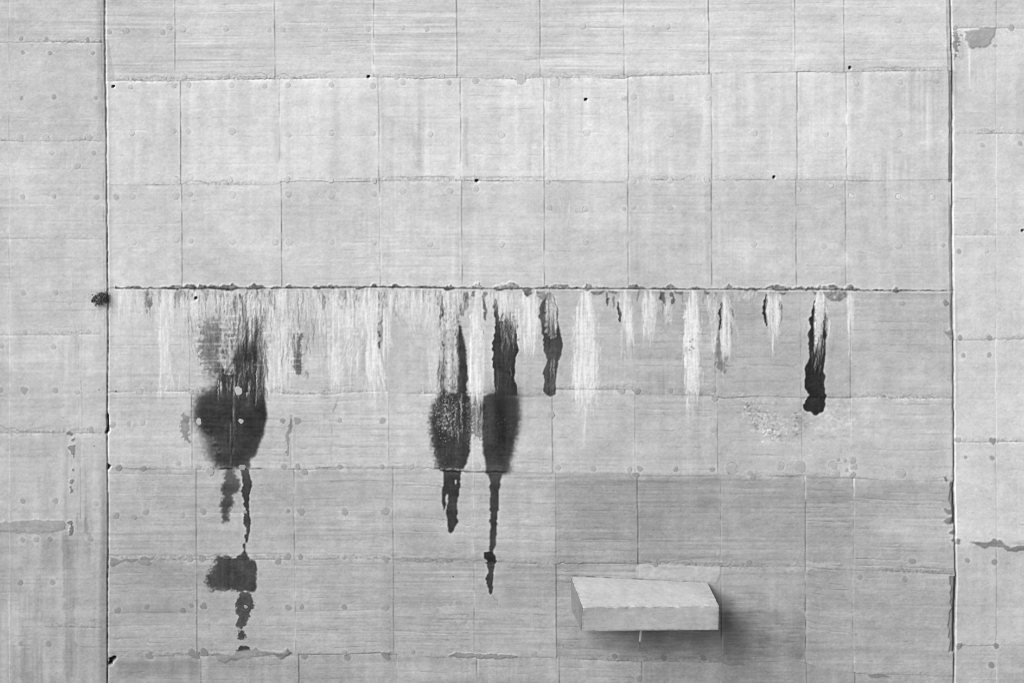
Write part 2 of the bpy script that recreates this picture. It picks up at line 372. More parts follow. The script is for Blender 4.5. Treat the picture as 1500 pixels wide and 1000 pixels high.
# grey vertical wash marks on the left block and on the second lift
for x0, y0, x1, y1, t in ((560, 165, 578, 262, -11), (606, 195, 620, 250, -12), (676, 168, 686, 245, -13), (404, 200, 411, 253, -10), (772, 150, 782, 245, -8), (983, 160, 1030, 215, -10), (1075, 150, 1095, 190, -6), (226, 130, 231, 180, -8)):
    sl, m = mask([(x0, y0), (x1, y0 + 6), (x1 - 2, y1), (x0 + 3, y1 - 4)], 1.5, 2.0, rough=.4); T[sl] += t * m
for x0, y0, x1, y1, t in ((93, 790, 111, 1000, -11), (20, 830, 33, 920, -7), (50, 845, 64, 905, -8), (95, 600, 99, 760, -5), (120, 690, 128, 780, -9), (112, 760, 138, 780, -14), (20, 950, 45, 1010, -7), (55, 950, 66, 1010, -6), (112, 640, 119, 680, -9)):
    sl, m = mask([(x0, y0), (x1, y0), (x1, y1), (x0, y1)], 1.2, 1.5, rough=.5, fringe=(1.2, 6)); T[sl] += 1.35 * t * m * (1 + .25 * nV[sl])
for x, a, b, s in ((119.5, 400, 640, -16), (115, 500, 640, -10), (117.5, 640, 760, -20), (125, 540, 700, -9), (113.5, 700, 960, -8), (107, 405, 440, -12), (56, 850, 910, -9), (48, 880, 910, -9), (5, 820, 900, -8), (182, 590, 650, -9), (178, 595, 650, -7), (466, 610, 670, -15), (475, 605, 672, -15), (468, 625, 660, -10), (486, 600, 680, -18), (483, 610, 670, -10)):
    vline(a, b, x + n1(H, 12, int(x * 7) + 3, .4), .8, s)
sl, m = mask([(487, 605), (492, 590), (497, 575), (494, 592), (490, 604)], .6, .8); T[sl] -= 32 * m
sl, m = mask([(418, 660), (420, 640), (423, 620), (427, 605), (430, 622), (424, 640), (421, 668)], .8, 1.0, rough=.8); T[sl] -= 40 * m
# flat panels that dried darker, low on the wall
for pl, t in (([(170, 968), (290, 966), (292, 990), (172, 992)], -14), ([(815, 700), (930, 700), (930, 722), (815, 728)], -4), ([(437, 978), (575, 978), (560, 1000), (437, 1000)], -6), ([(945, 697), (1050, 697), (1052, 708), (948, 706)], -10), ([(1020, 730), (1055, 728), (1055, 745), (1018, 742)], -9), ([(1185, 640), (1225, 638), (1228, 642), (1185, 646)], -22), ([(620, 816), (740, 812), (742, 822), (625, 821)], -12), ([(170, 885), (275, 886), (275, 897), (200, 900)], -9), ([(1320, 735), (1345, 735), (1345, 748), (1322, 748)], -7)):
    sl, m = mask(pl, 1.6, 2.0, rough=.4); T[sl] += t * m
# crazed, crumbling spot right of the middle
sl, m = mask([(1088, 582), (1120, 596), (1150, 610), (1150, 642), (1120, 640), (1100, 622), (1090, 606)], 4, 4, rough=.6); T[sl] += m * (4 + 5 * nF[sl] + 4 * nG[sl] - 26 * np.exp(-(nM[sl] / .13)**2))
sl, m = mask([(1162, 598), (1185, 600), (1190, 625), (1172, 642), (1160, 632)], 4, 4, rough=.6); T[sl] += m * (-10 + 6 * nF[sl] - 20 * np.exp(-(nM[sl] / .12)**2))
sl, m = mask([(1196, 600), (1240, 585), (1244, 620), (1215, 640), (1190, 630)], 5, 5, rough=.6); T[sl] += m * (5 + 4 * nF[sl] - 12 * np.exp(-(nM[sl] / .1)**2))
for pts in (((1095, 590), (1103, 612), (1112, 625), (1122, 634), (1135, 640)), ((1110, 605), (1116, 620), (1128, 632), (1140, 640)), ((1092, 583), (1097, 600)), ((1168, 600), (1165, 620), (1168, 640))):
    for (xa, ya), (xb, yb) in zip(pts[:-1], pts[1:]):
        n = int(3 + math.hypot(xb - xa, yb - ya) * .6)
        for _ in range(n):
            t = R.rand(); px = xa + (xb - xa) * t + R.normal(0, 3.0); py = ya + (yb - ya) * t + R.normal(0, 3.0)
            sl = (slice(int(py) - CY0 - 2, int(py) - CY0 + 3), slice(int(px) - CX0 - 2, int(px) - CX0 + 3))
            d = np.hypot((XX[sl] - px) / R.uniform(.9, 1.8), YY[sl] - py); v = np.exp(-d * d) * R.choice([-38, -24, 22]); T[sl] += v; Z[sl] += .00012 * v
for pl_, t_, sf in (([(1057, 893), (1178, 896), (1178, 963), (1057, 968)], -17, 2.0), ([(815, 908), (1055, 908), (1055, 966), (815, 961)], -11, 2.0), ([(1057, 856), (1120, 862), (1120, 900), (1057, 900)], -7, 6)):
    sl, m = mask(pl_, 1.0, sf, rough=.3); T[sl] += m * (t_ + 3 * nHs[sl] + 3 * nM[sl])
# smear of cement at lower middle
sl, m = mask([(640, 890), (665, 885), (672, 900), (705, 910), (695, 914), (655, 910), (642, 900)], 2.5, 1.2, rough=.9); T[sl] += 9 * m
sl, m = mask([(1150, 835), (1185, 822), (1230, 825), (1225, 832), (1180, 832), (1155, 840)], 2.0, 1.2, rough=.9); T[sl] += 14 * m

# --- dark, wet stains (traced as they stand on the wall)
# left stain
stain([(292, 470), (324, 462), (324, 545), (305, 550), (293, 520)], 138, soft=4, softL=7, rough=.5, streak=16, hb=6, halo=0, wet=.5, warp=1.5)
stain([(427, 500), (432, 488), (444, 486), (442, 505), (441, 540), (438, 552), (430, 538), (426, 520)], 118, soft=1.8, rough=.5, streak=20, hb=8, halo=0, wet=.5)
stain([(349, 500), (352, 482), (357, 468), (363, 452), (365, 458), (372, 464), (381, 468), (385, 490), (387, 520), (387, 560), (389, 585), (390.5, 600), (392, 612), (388, 625), (386, 637), (380, 648), (376, 657), (374, 669), (366, 669), (365.5, 686), (316, 686), (312, 673), (303, 667), (300, 655), (302, 645), (296, 632), (287, 625), (283, 612), (284, 598), (286, 583), (292, 573), (314, 572), (318, 556), (319, 535), (338, 524), (346, 515)],
      60, soft=3.0, softL=9, warp=.7, rough=.08, streak=6, hb=5, mott=6, name='water_stain', label='wide dark wet stain with a rounded body below the pour joint, on the left')
for (x, a, b, s) in ((339, 560, 690, -9), (362, 480, 580, -10), (372, 500, 600, -8), (338, 600, 655, 12)): vline(a, b, float(x), 2.0, s)
strands([(578, 338, 344), (690, 338, 346)], 16, .22, (20, 60))
sl, m = mask([(286, 640), (300, 628), (318, 660), (312, 672), (296, 664)], 2, 5, rough=.5); T[sl] = T[sl] * (1 - .35 * m) + .35 * m * 150
stain([(265, 610), (272, 604), (278, 612), (277, 640), (279, 648), (268, 646), (264, 630)], 128, soft=1.6, rough=1.1, streak=10, halo=0, wet=.3, op=.75)
# lime skin over the top of the left stain
def crust(poly, tone, soft=1.0, rough=.5, spots=30, z=.004, op=.92, warp=1.0, streak=6, name=None, label=None):
    sl, m = mask(poly, warp, soft, rough=rough)
    T[sl] = T[sl] * (1 - m * op) + m * op * (tone + streak * nV[sl] + 5 * nF[sl] + 6 * nM[sl] + 3 * nG[sl]); Z[sl] += .4 * z * m * (1 + .4 * nF[sl]); WET[sl] *= (1 - m)
    p = np.array(poly); 
    for _ in range(spots):
        px = R.uniform(p[:, 0].min(), p[:, 0].max()); py = R.uniform(p[:, 1].min(), p[:, 1].max())
        s2 = (slice(int(py) - CY0 - 3, int(py) - CY0 + 4), slice(int(px) - CX0 - 3, int(px) - CX0 + 4))
        k = np.exp(-(np.hypot((XX[s2] - px), (YY[s2] - py) / R.uniform(1, 2.2)) / R.uniform(.6, 1.2))**2)
        mm = np.zeros_like(T[s2]); 
        T[s2] -= 75 * k * (T[s2] > 110)
    if name: OV[sl][m > .5] = part(name, 0, label)
crust([(327, 428), (352, 428), (350, 455), (344, 475), (342, 500), (343, 548), (325, 546), (324, 510), (326, 485), (329, 462)], 190, spots=60, warp=1.6)
crust([(364, 428), (376, 428), (378, 455), (373, 470), (372, 495), (368, 508), (364, 488), (362, 468)], 192, spots=14, streak=9)
crust([(378, 450), (392, 440), (392, 540), (386, 500), (380, 470)], 188, spots=8)
# pale brick-like drying marks along the board edges
for y in (481, 487, 495.5, 503.5, 514, 524, 534):
    hline(288, 326 + R.uniform(-4, 4), y + n1(W, 6, int(y), .5), .8, 34, broken=.7)
    if y > 485: hline(424, 446, y - 1, .9, 34)
    hline(375, 400, y + 1, .8, 22)
# lower left runs
stain([(354, 685), (354, 703), (353, 712), (356, 728), (358, 745), (356, 751), (357, 762), (359, 778), (359, 791), (361, 796), (363, 793), (364.5, 785), (365, 770), (367, 758), (364.5, 745), (365, 730), (368, 712), (366, 700), (365, 685)],
      66, soft=.9, warp=.8, rough=.3, name='water_stain', label='thin dark run hanging below the wide left stain')
for (x, y, r) in ((357, 800, 1.6), (361, 792, 2), (358.5, 806, 1.5)):
    stain([(x - r, y - 2 * r), (x + r, y - 2 * r), (x + r, y + 2 * r), (x - r, y + 2 * r)], 60, soft=.7, halo=0)
stain([(329, 686), (341, 686), (343, 700), (350, 703), (352, 712), (346, 722), (341, 724), (338, 728), (344, 735), (343, 740), (334, 744), (334, 750), (337, 760), (332, 766), (326, 765), (324, 752), (324.5, 732), (329, 727), (322, 720), (322, 712), (329, 705), (330, 695)],
      80, soft=3.2, warp=.9, rough=.2, streak=6, name='water_stain', label='short blotchy grey run beside the thin dark run')
stain([(313, 820), (318, 812), (330, 811), (337, 818), (348, 815), (355, 808), (360, 806), (363, 812), (366, 819), (376, 820), (377.5, 835), (376, 850), (374, 865), (352, 867), (330, 864), (312, 863), (303, 860), (302, 846), (310, 838), (312, 828)],
      66, soft=1.7, softL=5, warp=.7, rough=.22, name='water_stain', label='dark rectangular wet patch low on the left')
stain([(352, 866), (367, 866), (369, 873), (372, 880), (370, 890), (366, 896), (364, 905), (361, 915), (355, 918), (354, 922), (361, 930), (360, 936), (350, 936), (347, 930), (351, 922), (347, 913), (348, 902), (346, 892), (347, 880)],
      78, soft=1.8, warp=.8, rough=.45, streak=6, mott=7, name='water_stain', label='speckled dark tail under the rectangular wet patch')
stain([(346, 953), (352, 947), (364, 945), (366, 952), (356, 955)], 62, soft=.9, warp=1.2, rough=.5, halo=0)
hline(312, 366, J[6] - .5, 1.4, -75); hline(366, 385, J[6] - .5, 1.0, -60)

# middle pair: left figure
stain([(677, 431), (687, 429), (686, 447), (679, 463), (674, 458), (676, 444)], 135, soft=1.2, halo=0, rough=.4)
stain([(640, 430), (651, 428), (650, 450), (646, 456), (640, 448)], 146, soft=2, halo=0, rough=.6)
crust([(651, 427), (668, 427), (671, 455), (674, 480), (675, 520), (672, 575), (646, 577), (648, 545), (644, 505), (646, 470), (650, 448)], 184, soft=1.2, spots=90, warp=1.2, streak=9)
stain([(647, 454), (650, 452), (648, 464), (645, 469), (644, 462)], 62, soft=.7, halo=0)
stain([(666, 457), (670, 460), (675, 478), (677, 486), (680, 497), (683, 508), (683, 520), (685, 540), (685, 548), (687, 555), (684, 562), (684, 577), (690, 582), (691, 600), (690, 640), (688, 657), (687, 668), (683, 677), (678, 687), (639, 687), (638.5, 667), (633, 656), (633, 640), (631, 625), (629, 612), (632, 600), (638, 584), (645, 577), (648, 558), (652, 572), (662, 577), (671, 577), (670, 555), (672, 540), (671, 520), (670, 500), (670, 487), (672, 478)],
      58, soft=2.0, softL=6, warp=.5, rough=.14, streak=6, name='water_stain', label='left of the two dark stains standing side by side, speckled with white')
for _ in range(420):                                   # lime grains on the wet body
    px = R.normal(655, 11); py = R.normal(606, 17) if R.rand() < .93 else R.uniform(580, 680)
    if not (636 < px < 688 and 574 < py < 684): continue
    s2 = (slice(int(py) - CY0 - 3, int(py) - CY0 + 4), slice(int(px) - CX0 - 3, int(px) - CX0 + 4)); rr = R.uniform(.35, .75)
    T[s2] += R.uniform(35, 120) * np.exp(-(np.hypot(XX[s2] - px, YY[s2] - py) / rr)**2)
strands([(574, 640, 676), (628, 642, 676)], 40, .5, (8, 30), w=.6); strands([(574, 648, 676), (620, 646, 676)], 30, 1.0, (10, 40), w=.8, A=DARK)
for x in (648, 661, 668, 672): strands([(520, x - 2, x + 2), (580, x - 2, x + 2)], 4, 1.2, (20, 60), A=DARK)
stain([(688, 580), (708, 578), (711, 642), (703, 656), (697, 630), (690, 648)], 112, soft=5, warp=1, rough=.5, halo=0, streak=7)
for _ in range(70):
    px, py = R.uniform(683, 706), R.uniform(585, 660)
    s2 = (slice(int(py) - CY0 - 3, int(py) - CY0 + 4), slice(int(px) - CX0 - 3, int(px) - CX0 + 4))
    T[s2] += R.uniform(25, 90) * np.exp(-(np.hypot(XX[s2] - px, YY[s2] - py) / .7)**2)
stain([(648, 688), (650, 700), (649, 712), (647, 720), (648, 738), (651, 748), (653, 740), (653, 723), (657, 724), (658, 734), (654, 742), (653, 755), (656, 767), (658, 777), (661, 781), (666, 774), (671, 764), (669.5, 755), (670, 745), (668.5, 740), (671, 727), (671.5, 717), (673, 713), (674, 703), (675, 688)],
      60, soft=.8, warp=.6, name='water_stain', label='forked dark run under the left of the two side by side stains, ending in a point')
sl, m = mask([(666, 702), (668.5, 703), (668, 708), (666, 708)], .3, .6); T[sl] = T[sl] * (1 - m) + 190 * m
# middle pair: right figure
stain([(726, 438), (729, 440), (731, 470), (738, 470), (744, 462), (750, 470), (755, 480), (756, 490), (757, 503), (760, 513), (755.5, 525), (755, 545), (754, 556), (757, 565), (756, 579), (725, 579), (725, 570), (721, 563), (722, 555), (724, 540), (722, 533), (721, 520), (718.5, 511), (722, 500), (723, 490), (725, 480), (724, 465), (722, 455), (723, 446)],
      55, soft=.9, warp=.7, rough=.2, streak=7, name='water_stain', label='upper column of the right of the two side by side stains')
stain([(705, 584), (712, 578), (722, 575), (757, 578), (761, 590), (762, 612), (759, 632), (754, 650), (751, 666), (745, 684), (752, 689), (752, 692), (735, 695), (716, 695), (709, 691), (713, 686), (711, 676), (708, 664), (706, 640), (704, 620), (702, 600)],
      66, soft=6.0, softL=2.4, warp=.35, rough=.08, streak=4, name='water_stain', label='rounded dark body of the right of the two side by side stains')
stain([(728, 505), (731, 478), (741, 452), (751, 458), (755, 480), (755, 515), (728, 518)], 66, soft=4, rough=.7, streak=10, halo=0)
for _ in range(60):
    px, py = R.normal(733, 9), R.normal(604, 14); s2 = (slice(int(py) - CY0 - 2, int(py) - CY0 + 3), slice(int(px) - CX0 - 2, int(px) - CX0 + 3))
    T[s2] += R.uniform(20, 60) * np.exp(-(np.hypot(XX[s2] - px, YY[s2] - py) / .55)**2)
sl, m = mask([(722, 568), (757, 568), (759, 588), (752, 612), (728, 612), (721, 590)], 1.5, 6); T[sl] = T[sl] * (1 - .8 * m) + .8 * m * (56 + 4 * nM[sl])
sl, m = mask([(725, 575), (740, 575), (742, 610), (739, 640), (736, 680), (727, 680), (725, 640), (724, 610)], 1, 4); T[sl] -= 16 * m
stain([(716, 693), (717, 700), (718, 715), (718, 730), (719, 742), (717, 746), (719, 749), (719, 760), (716, 763), (718.5, 767), (718, 785), (717, 800), (716.5, 809), (722, 809), (724, 801), (725.5, 795), (728, 780), (728.3, 765), (729, 750), (731.5, 746), (730.5, 742), (731, 735), (731.5, 720), (733, 705), (735, 693)],
      60, soft=.8, warp=.5, name='water_stain', label='long narrow dark run under the right of the two side by side stains')
stain([(709, 808), (715, 807.5), (722, 808), (727, 813), (728.5, 822), (725, 827), (723, 835), (722, 850), (723, 858), (722, 866), (719, 871), (715, 867), (713, 855), (713, 846), (715, 835), (713.5, 827), (710, 822), (714, 821), (708, 815)],
      64, soft=.8, warp=.6, rough=.25, name='water_stain', label='dark knot and tail at the foot of the long narrow run')
sl, m = mask([(708, 808), (722, 808), (727, 816), (726, 823), (714, 822), (708, 815)], .8, .8, rough=.4); T[sl] -= 22 * m
for (a, b) in (((721, 871), (724, 876)), ((724, 876), (728, 878)), ((728, 878), (729, 883)), ((724, 876), (724, 884)), ((724, 884), (729, 884))):
    for t in np.linspace(0, 1, 12):
        px = a[0] + (b[0] - a[0]) * t; py = a[1] + (b[1] - a[1]) * t
        s2 = (slice(int(py) - CY0 - 2, int(py) - CY0 + 3), slice(int(px) - CX0 - 2, int(px) - CX0 + 3))
        T[s2] -= 6 * np.exp(-(np.hypot(XX[s2] - px, YY[s2] - py) / .8)**2)
hline(639, 752, J[6] + .5, 1.3, -85, broken=.25); hline(676, 712, J[6] + .5, .9, -30)

# fourth stain
stain([(797, 434), (790, 450), (790, 461), (792, 475), (795, 488), (797, 498), (798, 515), (800.5, 524), (799, 537), (796, 543), (797, 560), (796, 572), (800, 577), (805, 581), (814, 580), (812.5, 570), (813.5, 555), (816, 540), (819, 527), (822, 520), (824.5, 508), (824, 500), (821, 487), (818, 470), (817, 455), (813, 440), (810, 431), (803, 430)],
      74, soft=1.3, warp=.6, rough=.15, streak=7, name='water_stain', label='slim curved dark stain right of the side by side pair')
crust([(800, 430), (809, 429), (813, 445), (816, 465), (814, 490), (809, 500), (800, 485), (798, 455)], 150, soft=1.8, spots=6, streak=16, op=.85)
# far right stain
stain([(1197, 432), (1192, 445), (1187, 460), (1186, 475), (1184, 495), (1184, 510), (1183.5, 527), (1178.5, 541), (1178.5, 560), (1181, 570), (1185, 579), (1178, 590), (1174, 594), (1181, 601), (1190, 607), (1198, 608), (1206, 602), (1210, 590), (1209, 578), (1208, 565), (1209, 552), (1206, 545), (1208, 530), (1209, 518), (1210, 500), (1211.5, 490), (1210, 476), (1208, 455), (1206, 440), (1201, 450), (1197, 470), (1196, 450)],
      44, soft=1.1, warp=.7, rough=.15, streak=5, name='water_stain', label='narrow near black stain furthest to the right')
crust([(1197, 430), (1206, 430), (1208, 445), (1206, 468), (1201, 490), (1197, 505), (1193, 495), (1194, 465), (1196, 448)], 200, soft=1.0, spots=0, streak=12, op=.9)
# small stains of the right half
stain([(1123, 430), (1119, 440), (1116, 450), (1118, 462), (1122, 474), (1125, 479), (1126, 468), (1122, 452), (1124, 440)], 52, soft=.8, warp=.6, rough=.4, name='water_stain', label='small dark stain with a lime beard, second from the right')
stain([(1142, 438), (1146, 449), (1143, 456), (1141, 448)], 60, soft=.7, warp=.6, halo=0)
stain([(1057, 440), (1052, 458), (1054, 468), (1053, 485), (1058, 482), (1059.5, 460), (1059, 444)], 58, soft=.8, warp=.6, rough=.4, name='water_stain', label='thin dark stain beside a lime streak, third from the right')
stain([(1051, 484), (1048, 510), (1048, 545), (1062, 545), (1066, 528), (1062, 512), (1058, 484)], 132, soft=2.2, warp=1, rough=.9, halo=0, wet=.4, mott=6)
stain([(1070, 450), (1075, 455), (1074, 464), (1071, 462)], 100, soft=1, halo=0); stain([(1069, 474), (1074, 476), (1072, 490), (1069, 488)], 120, soft=1.2, halo=0)
stain([(905, 441), (903, 452), (905, 462), (908, 473), (910, 470), (909.5, 455), (908, 444)], 52, soft=.7, warp=.6, rough=.3, name='water_stain', label='thumb sized dark stain just right of the broad white streak')
for p in ([(967, 427), (973, 427), (975, 437), (975, 448), (971, 443), (966, 436)], [(983, 427), (987, 430), (989, 440), (985, 446), (983, 438)], [(916, 455), (922, 452), (922, 459), (918, 460)], [(957, 445), (961, 446), (960, 456), (957, 452)], [(889, 440), (895, 438), (891, 448), (888, 452)]):
    stain(p, 118, soft=1.0, warp=.8, rough=.6, halo=0, wet=.3)
stain([(551, 428), (563, 428), (563, 470), (560, 490), (556, 508), (553, 500), (552, 470)], 150, soft=2.0, warp=1, rough=.7, halo=0, streak=14, wet=.4, name='water_stain', label='faint grey streak between two white lime streaks left of centre')
for (x, y) in ((555, 436), (554, 448), (556, 472), (555, 490), (555, 505), (495, 438), (523, 451), (541, 440)):
    stain([(x - 2, y - 4), (x + 2, y - 4), (x + 1.6, y + 4), (x - 1.6, y + 4)], 95, soft=1.0, warp=1.2, rough=.8, halo=0)
stain([(706, 432), (710, 440), (712, 455), (711, 470), (706, 466), (707, 450)], 112, soft=1, halo=0, rough=.3)
stain([(702, 470), (708, 470), (707, 498), (703, 502)], 125, soft=1.3, halo=0, rough=.8)

# --- lime curtains and streaks
def sheet(poly, tone, op, fringe=(1.5, 9), soft=.7, warp=1.0):
    sl, m = mask(poly, warp, soft, fringe=fringe, pad=60)
    m = m * smooth(.6, 1.8, YY[sl] - J[4][None, sl[1]])
    m = m * op * np.clip(.9 + .13 * nVs[sl] + .04 * nV[sl] + .08 * nF[sl] + .06 * nG[sl], 0, 1.05)
    T[sl] = T[sl] * (1 - m) + m * (tone + 4 * nVs[sl] + 1.5 * nV[sl] + 3 * nF[sl] + 3 * nG[sl]); WET[sl] *= (1 - np.clip(m, 0, 1)); Z[sl] += .001 * m
for poly, tone, op, fr in (
    ([(170, 424), (640, 424), (640, 446), (560, 452), (380, 462), (250, 452), (170, 446)], 212, .26, (1.2, 17)),
    ([(255, 424), (640, 424), (640, 434), (255, 434)], 218, .34, (1.2, 9)),
    ([(300, 426), (352, 426), (345, 478), (306, 470)], 198, .6, (1.5, 16)),
    ([(385, 440), (428, 436), (429, 560), (387, 566)], 214, .85, (2.0, 12)),
    ([(436, 426), (470, 426), (464, 476), (440, 470)], 212, .55, (1.5, 18)),
    ([(470, 430), (548, 430), (541, 480), (503, 515), (501, 556), (484, 560), (478, 500)], 217, .75, (2.2, 14)),
    ([(508, 495), (532, 495), (528, 548), (512, 548)], 214, .5, (1.6, 12)),
    ([(543, 427), (552, 427), (551, 500), (566, 556), (538, 560), (540, 500)], 224, .85, (1.6, 10)),
    ([(563, 427), (574, 427), (571, 496), (562, 506)], 222, .7, (1.2, 12)),
    ([(575, 426), (640, 426), (636, 456), (612, 476), (580, 452)], 214, .5, (1.4, 18)),
    ([(629, 440), (637, 440), (640, 540), (632, 545)], 216, .55, (1.5, 14)),
    ([(236, 429), (244, 429), (247, 500), (253, 558), (232, 560), (236, 500)], 218, .7, (1.4, 10)),
    ([(176, 428), (206, 428), (208, 448), (178, 446)], 216, .5, (1.5, 10)),
    ([(651, 426), (668, 426), (668, 470), (652, 470)], 196, .55, (1.2, 12)),
    ([(696, 426), (703, 426), (707, 460), (709, 540), (706, 570), (691, 572), (688, 540), (692, 460)], 224, .9, (1.3, 7)),
    ([(712, 427), (725, 427), (722, 450), (714, 454)], 216, .65, (1.2, 6)),
    ([(729, 427), (757, 427), (756, 462), (748, 470), (732, 462)], 200, .72, (1.3, 13)),
    ([(766, 427), (785, 427), (789, 470), (782, 492), (775, 498), (766, 482)], 225, .85, (1.6, 9)),
    ([(852, 426), (865, 426), (868, 445), (870, 470), (872, 500), (876, 540), (871, 568), (866, 588), (846, 590), (840, 560), (839, 540), (843, 500), (843, 470), (849, 442)], 230, .82, (1.8, 8)),
    ([(1011, 426), (1021, 426), (1022, 460), (1023, 500), (1024, 556), (1019, 574), (1005, 576), (1004, 540), (1004, 500), (1006, 460)], 234, .84, (1.6, 8)),
    ([(1242, 427), (1249, 427), (1248, 470), (1247, 486), (1243, 486)], 228, .8, (.8, 6)),
    ([(908, 427), (922, 427), (922, 455), (926, 470), (924, 492), (918, 488), (911, 462)], 212, .8, (1.4, 7)),
    ([(944, 427), (959, 427), (959, 460), (955, 480), (946, 468)], 220, .8, (1.8, 9)),
    ([(1058, 427), (1068, 427), (1068, 478), (1058, 480)], 200, .8, (1.0, 6)),
    ([(1056, 478), (1069, 475), (1069, 500), (1064, 510), (1057, 500)], 228, .85, (1.6, 6)),
    ([(1040, 428), (1050, 428), (1047, 490), (1043, 490)], 208, .5, (1.2, 12)),
    ([(1123, 427), (1143, 427), (1142, 455), (1137, 474), (1130, 472), (1125, 456)], 204, .85, (1.2, 7)),
    ([(1074, 427), (1106, 427), (1104, 434), (1076, 435)], 212, .5, (1.0, 3))):
    sheet(poly, tone, op, fr)
# the bare dark face left between the drips near the lip
for x in list(R.uniform(175, 640, 44)) + list(R.uniform(255, 400, 22)) + [682, 709, 890, 898, 935, 969, 985, 1000, 1032, 1048]:
    L = R.uniform(8, 34); wd = R.uniform(.8, 2.6)
    sl, m = mask([(x - wd, 426), (x + wd, 426), (x + wd * .7, 426 + L), (x - wd * .7, 426 + L)], .8, .6, fringe=(1.0, 6)); T[sl] -= R.uniform(18, 60) * m * smooth(.6, 1.8, YY[sl] - J[4][None, sl[1]])
strands([(427, 165, 640), (470, 165, 640)], 380, .5, (8, 48), topbias=2.2)
for _ in range(84):                                   # clusters of fine drips from the lip of the joint
    x = R.uniform(168, 770); wd = R.uniform(2, 8); L = R.uniform(12, 60) * (1.3 if 250 < x < 560 else .8)
    strands([(426, x - wd, x + wd), (426 + L, x - wd * .8, x + wd * .8)], int(6 + wd * 2.2), R.uniform(.25, .75), (.35 * L, L), w=.7, topbias=2.4)
strands([(426, 250, 760), (440, 250, 760)], 190, .6, (4, 20), A=DARK, w=.6, topbias=1.5)
for x0, x1, L, n in ((355, 361, 60, 16), (378, 383, 46, 10), (341, 347, 40, 8), (383, 387, 70, 12), (430, 440, 60, 14)): strands([(430, x0, x1), (430 + L, x0 - 2, x1)], n, .9, (20, L), A=DARK, w=.7)
strands([(427, 250, 440), (500, 255, 440)], 150, .32, (20, 75))
strands([(427, 300, 392), (520, 316, 388)], 70, .8, (15, 60), A=DARK, w=.55); strands([(427, 270, 330), (520, 285, 330)], 60, .5, (15, 60), A=DARK, w=.6)
strands([(427, 410, 470), (520, 412, 465)], 46, .6, (15, 80), A=DARK, w=.6)
strands([(430, 363, 375), (500, 364, 372)], 70, .6, (20, 60)); strands([(440, 376, 386), (530, 378, 387)], 44, .6, (15, 50)); strands([(440, 345, 362), (510, 344, 356)], 60, .5, (15, 50))
strands([(520, 326, 388), (575, 322, 388)], 60, .9, (12, 45), w=.6)
strands([(465, 388, 426), (578, 386, 428)], 110, .4, (25, 80), w=.8)
strands([(440, 384, 440), (540, 384, 430)], 120, .35, (25, 80), w=1.1)
strands([(435, 465, 545), (480, 470, 540), (560, 475, 500)], 90, .42, (20, 70), w=.8)
strands([(500, 488, 498), (575, 484, 502)], 70, .45, (15, 45)); strands([(500, 510, 530), (560, 512, 530)], 50, .3, (15, 45))
strands([(427, 543, 552), (500, 538, 552), (578, 536, 566)], 190, .5, (20, 60)); strands([(430, 563, 572), (520, 562, 570)], 80, .5, (20, 60))
strands([(427, 575, 645), (460, 580, 640), (500, 600, 625)], 130, .45, (8, 32), topbias=1.8)
strands([(440, 628, 636), (540, 628, 640), (575, 636, 646)], 60, .42, (20, 60))
strands([(428, 236, 244), (540, 234, 248), (575, 230, 255)], 95, .3, (25, 80), w=1.0); strands([(428, 178, 205), (460, 176, 210)], 60, .35, (8, 30))
strands([(545, 228, 260), (575, 226, 262)], 60, .3, (10, 30)); strands([(428, 200, 235), (520, 200, 232)], 60, .16, (20, 80))
strands([(428, 650, 670), (560, 648, 670)], 40, .3, (20, 70), w=.7); strands([(515, 644, 651), (578, 642, 650)], 14, 1.2, (12, 50), A=DARK, w=.8)
strands([(427, 695, 703), (460, 691, 706), (540, 688, 708), (582, 690, 706)], 420, .6, (18, 50), w=.9)
strands([(577, 697, 708), (640, 700, 706)], 30, .35, (12, 40), w=.6)
strands([(427, 712, 724), (455, 712, 722)], 50, .35, (8, 24))
strands([(427, 727, 757), (470, 731, 756), (500, 734, 756)], 150, .5, (10, 50), w=.7, topbias=2.6)
strands([(500, 727, 750), (575, 728, 745)], 10, .22, (15, 60), w=.6)
strands([(428, 765, 785), (480, 766, 788), (515, 770, 780)], 260, .55, (12, 40), topbias=1.3); strands([(450, 756, 764), (500, 757, 764)], 40, .4, (10, 40))
strands([(428, 802, 811), (470, 800, 815)], 90, .5, (15, 45), w=.7); strands([(430, 803, 812), (560, 804, 812)], 14, 1.0, (40, 90), A=DARK, w=.6)
strands([(500, 806, 812), (575, 804, 810)], 14, .35, (20, 50), w=.6)
strands([(427, 853, 864), (440, 849, 866), (470, 844, 868), (500, 843, 871), (545, 839, 875), (575, 842, 870), (582, 842, 868)], 260, .5, (16, 60), topbias=1.25)
strands([(427, 852, 865), (470, 845, 867), (520, 846, 866)], 90, .5, (20, 70)); strands([(570, 843, 866), (600, 846, 860)], 60, .35, (10, 36), topbias=2); strands([(590, 853, 858), (640, 854, 858)], 16, .4, (20, 45), w=.7)
for _ in range(26):
    x = R.choice([R.uniform(838, 850), R.uniform(862, 878)]); y = R.uniform(450, 570); strands([(y, x - 2, x + 2), (y + 30, x - 2.5, x + 2.5)], 5, .7, (8, 30), w=.6, wig=.4)
strands([(545, 868, 880), (580, 868, 876)], 20, .8, (8, 24), w=.7, wig=.5); strands([(450, 838, 846), (560, 836, 844)], 26, .7, (8, 26), w=.7, wig=.5)
strands([(427, 908, 922), (460, 910, 920)], 110, .45, (10, 36)); strands([(445, 916, 926), (500, 918, 926)], 90, .55, (12, 40)); strands([(465, 909, 914), (520, 909, 915)], 26, .45, (12, 36))
strands([(500, 908, 930), (575, 908, 930)], 26, .16, (20, 60))
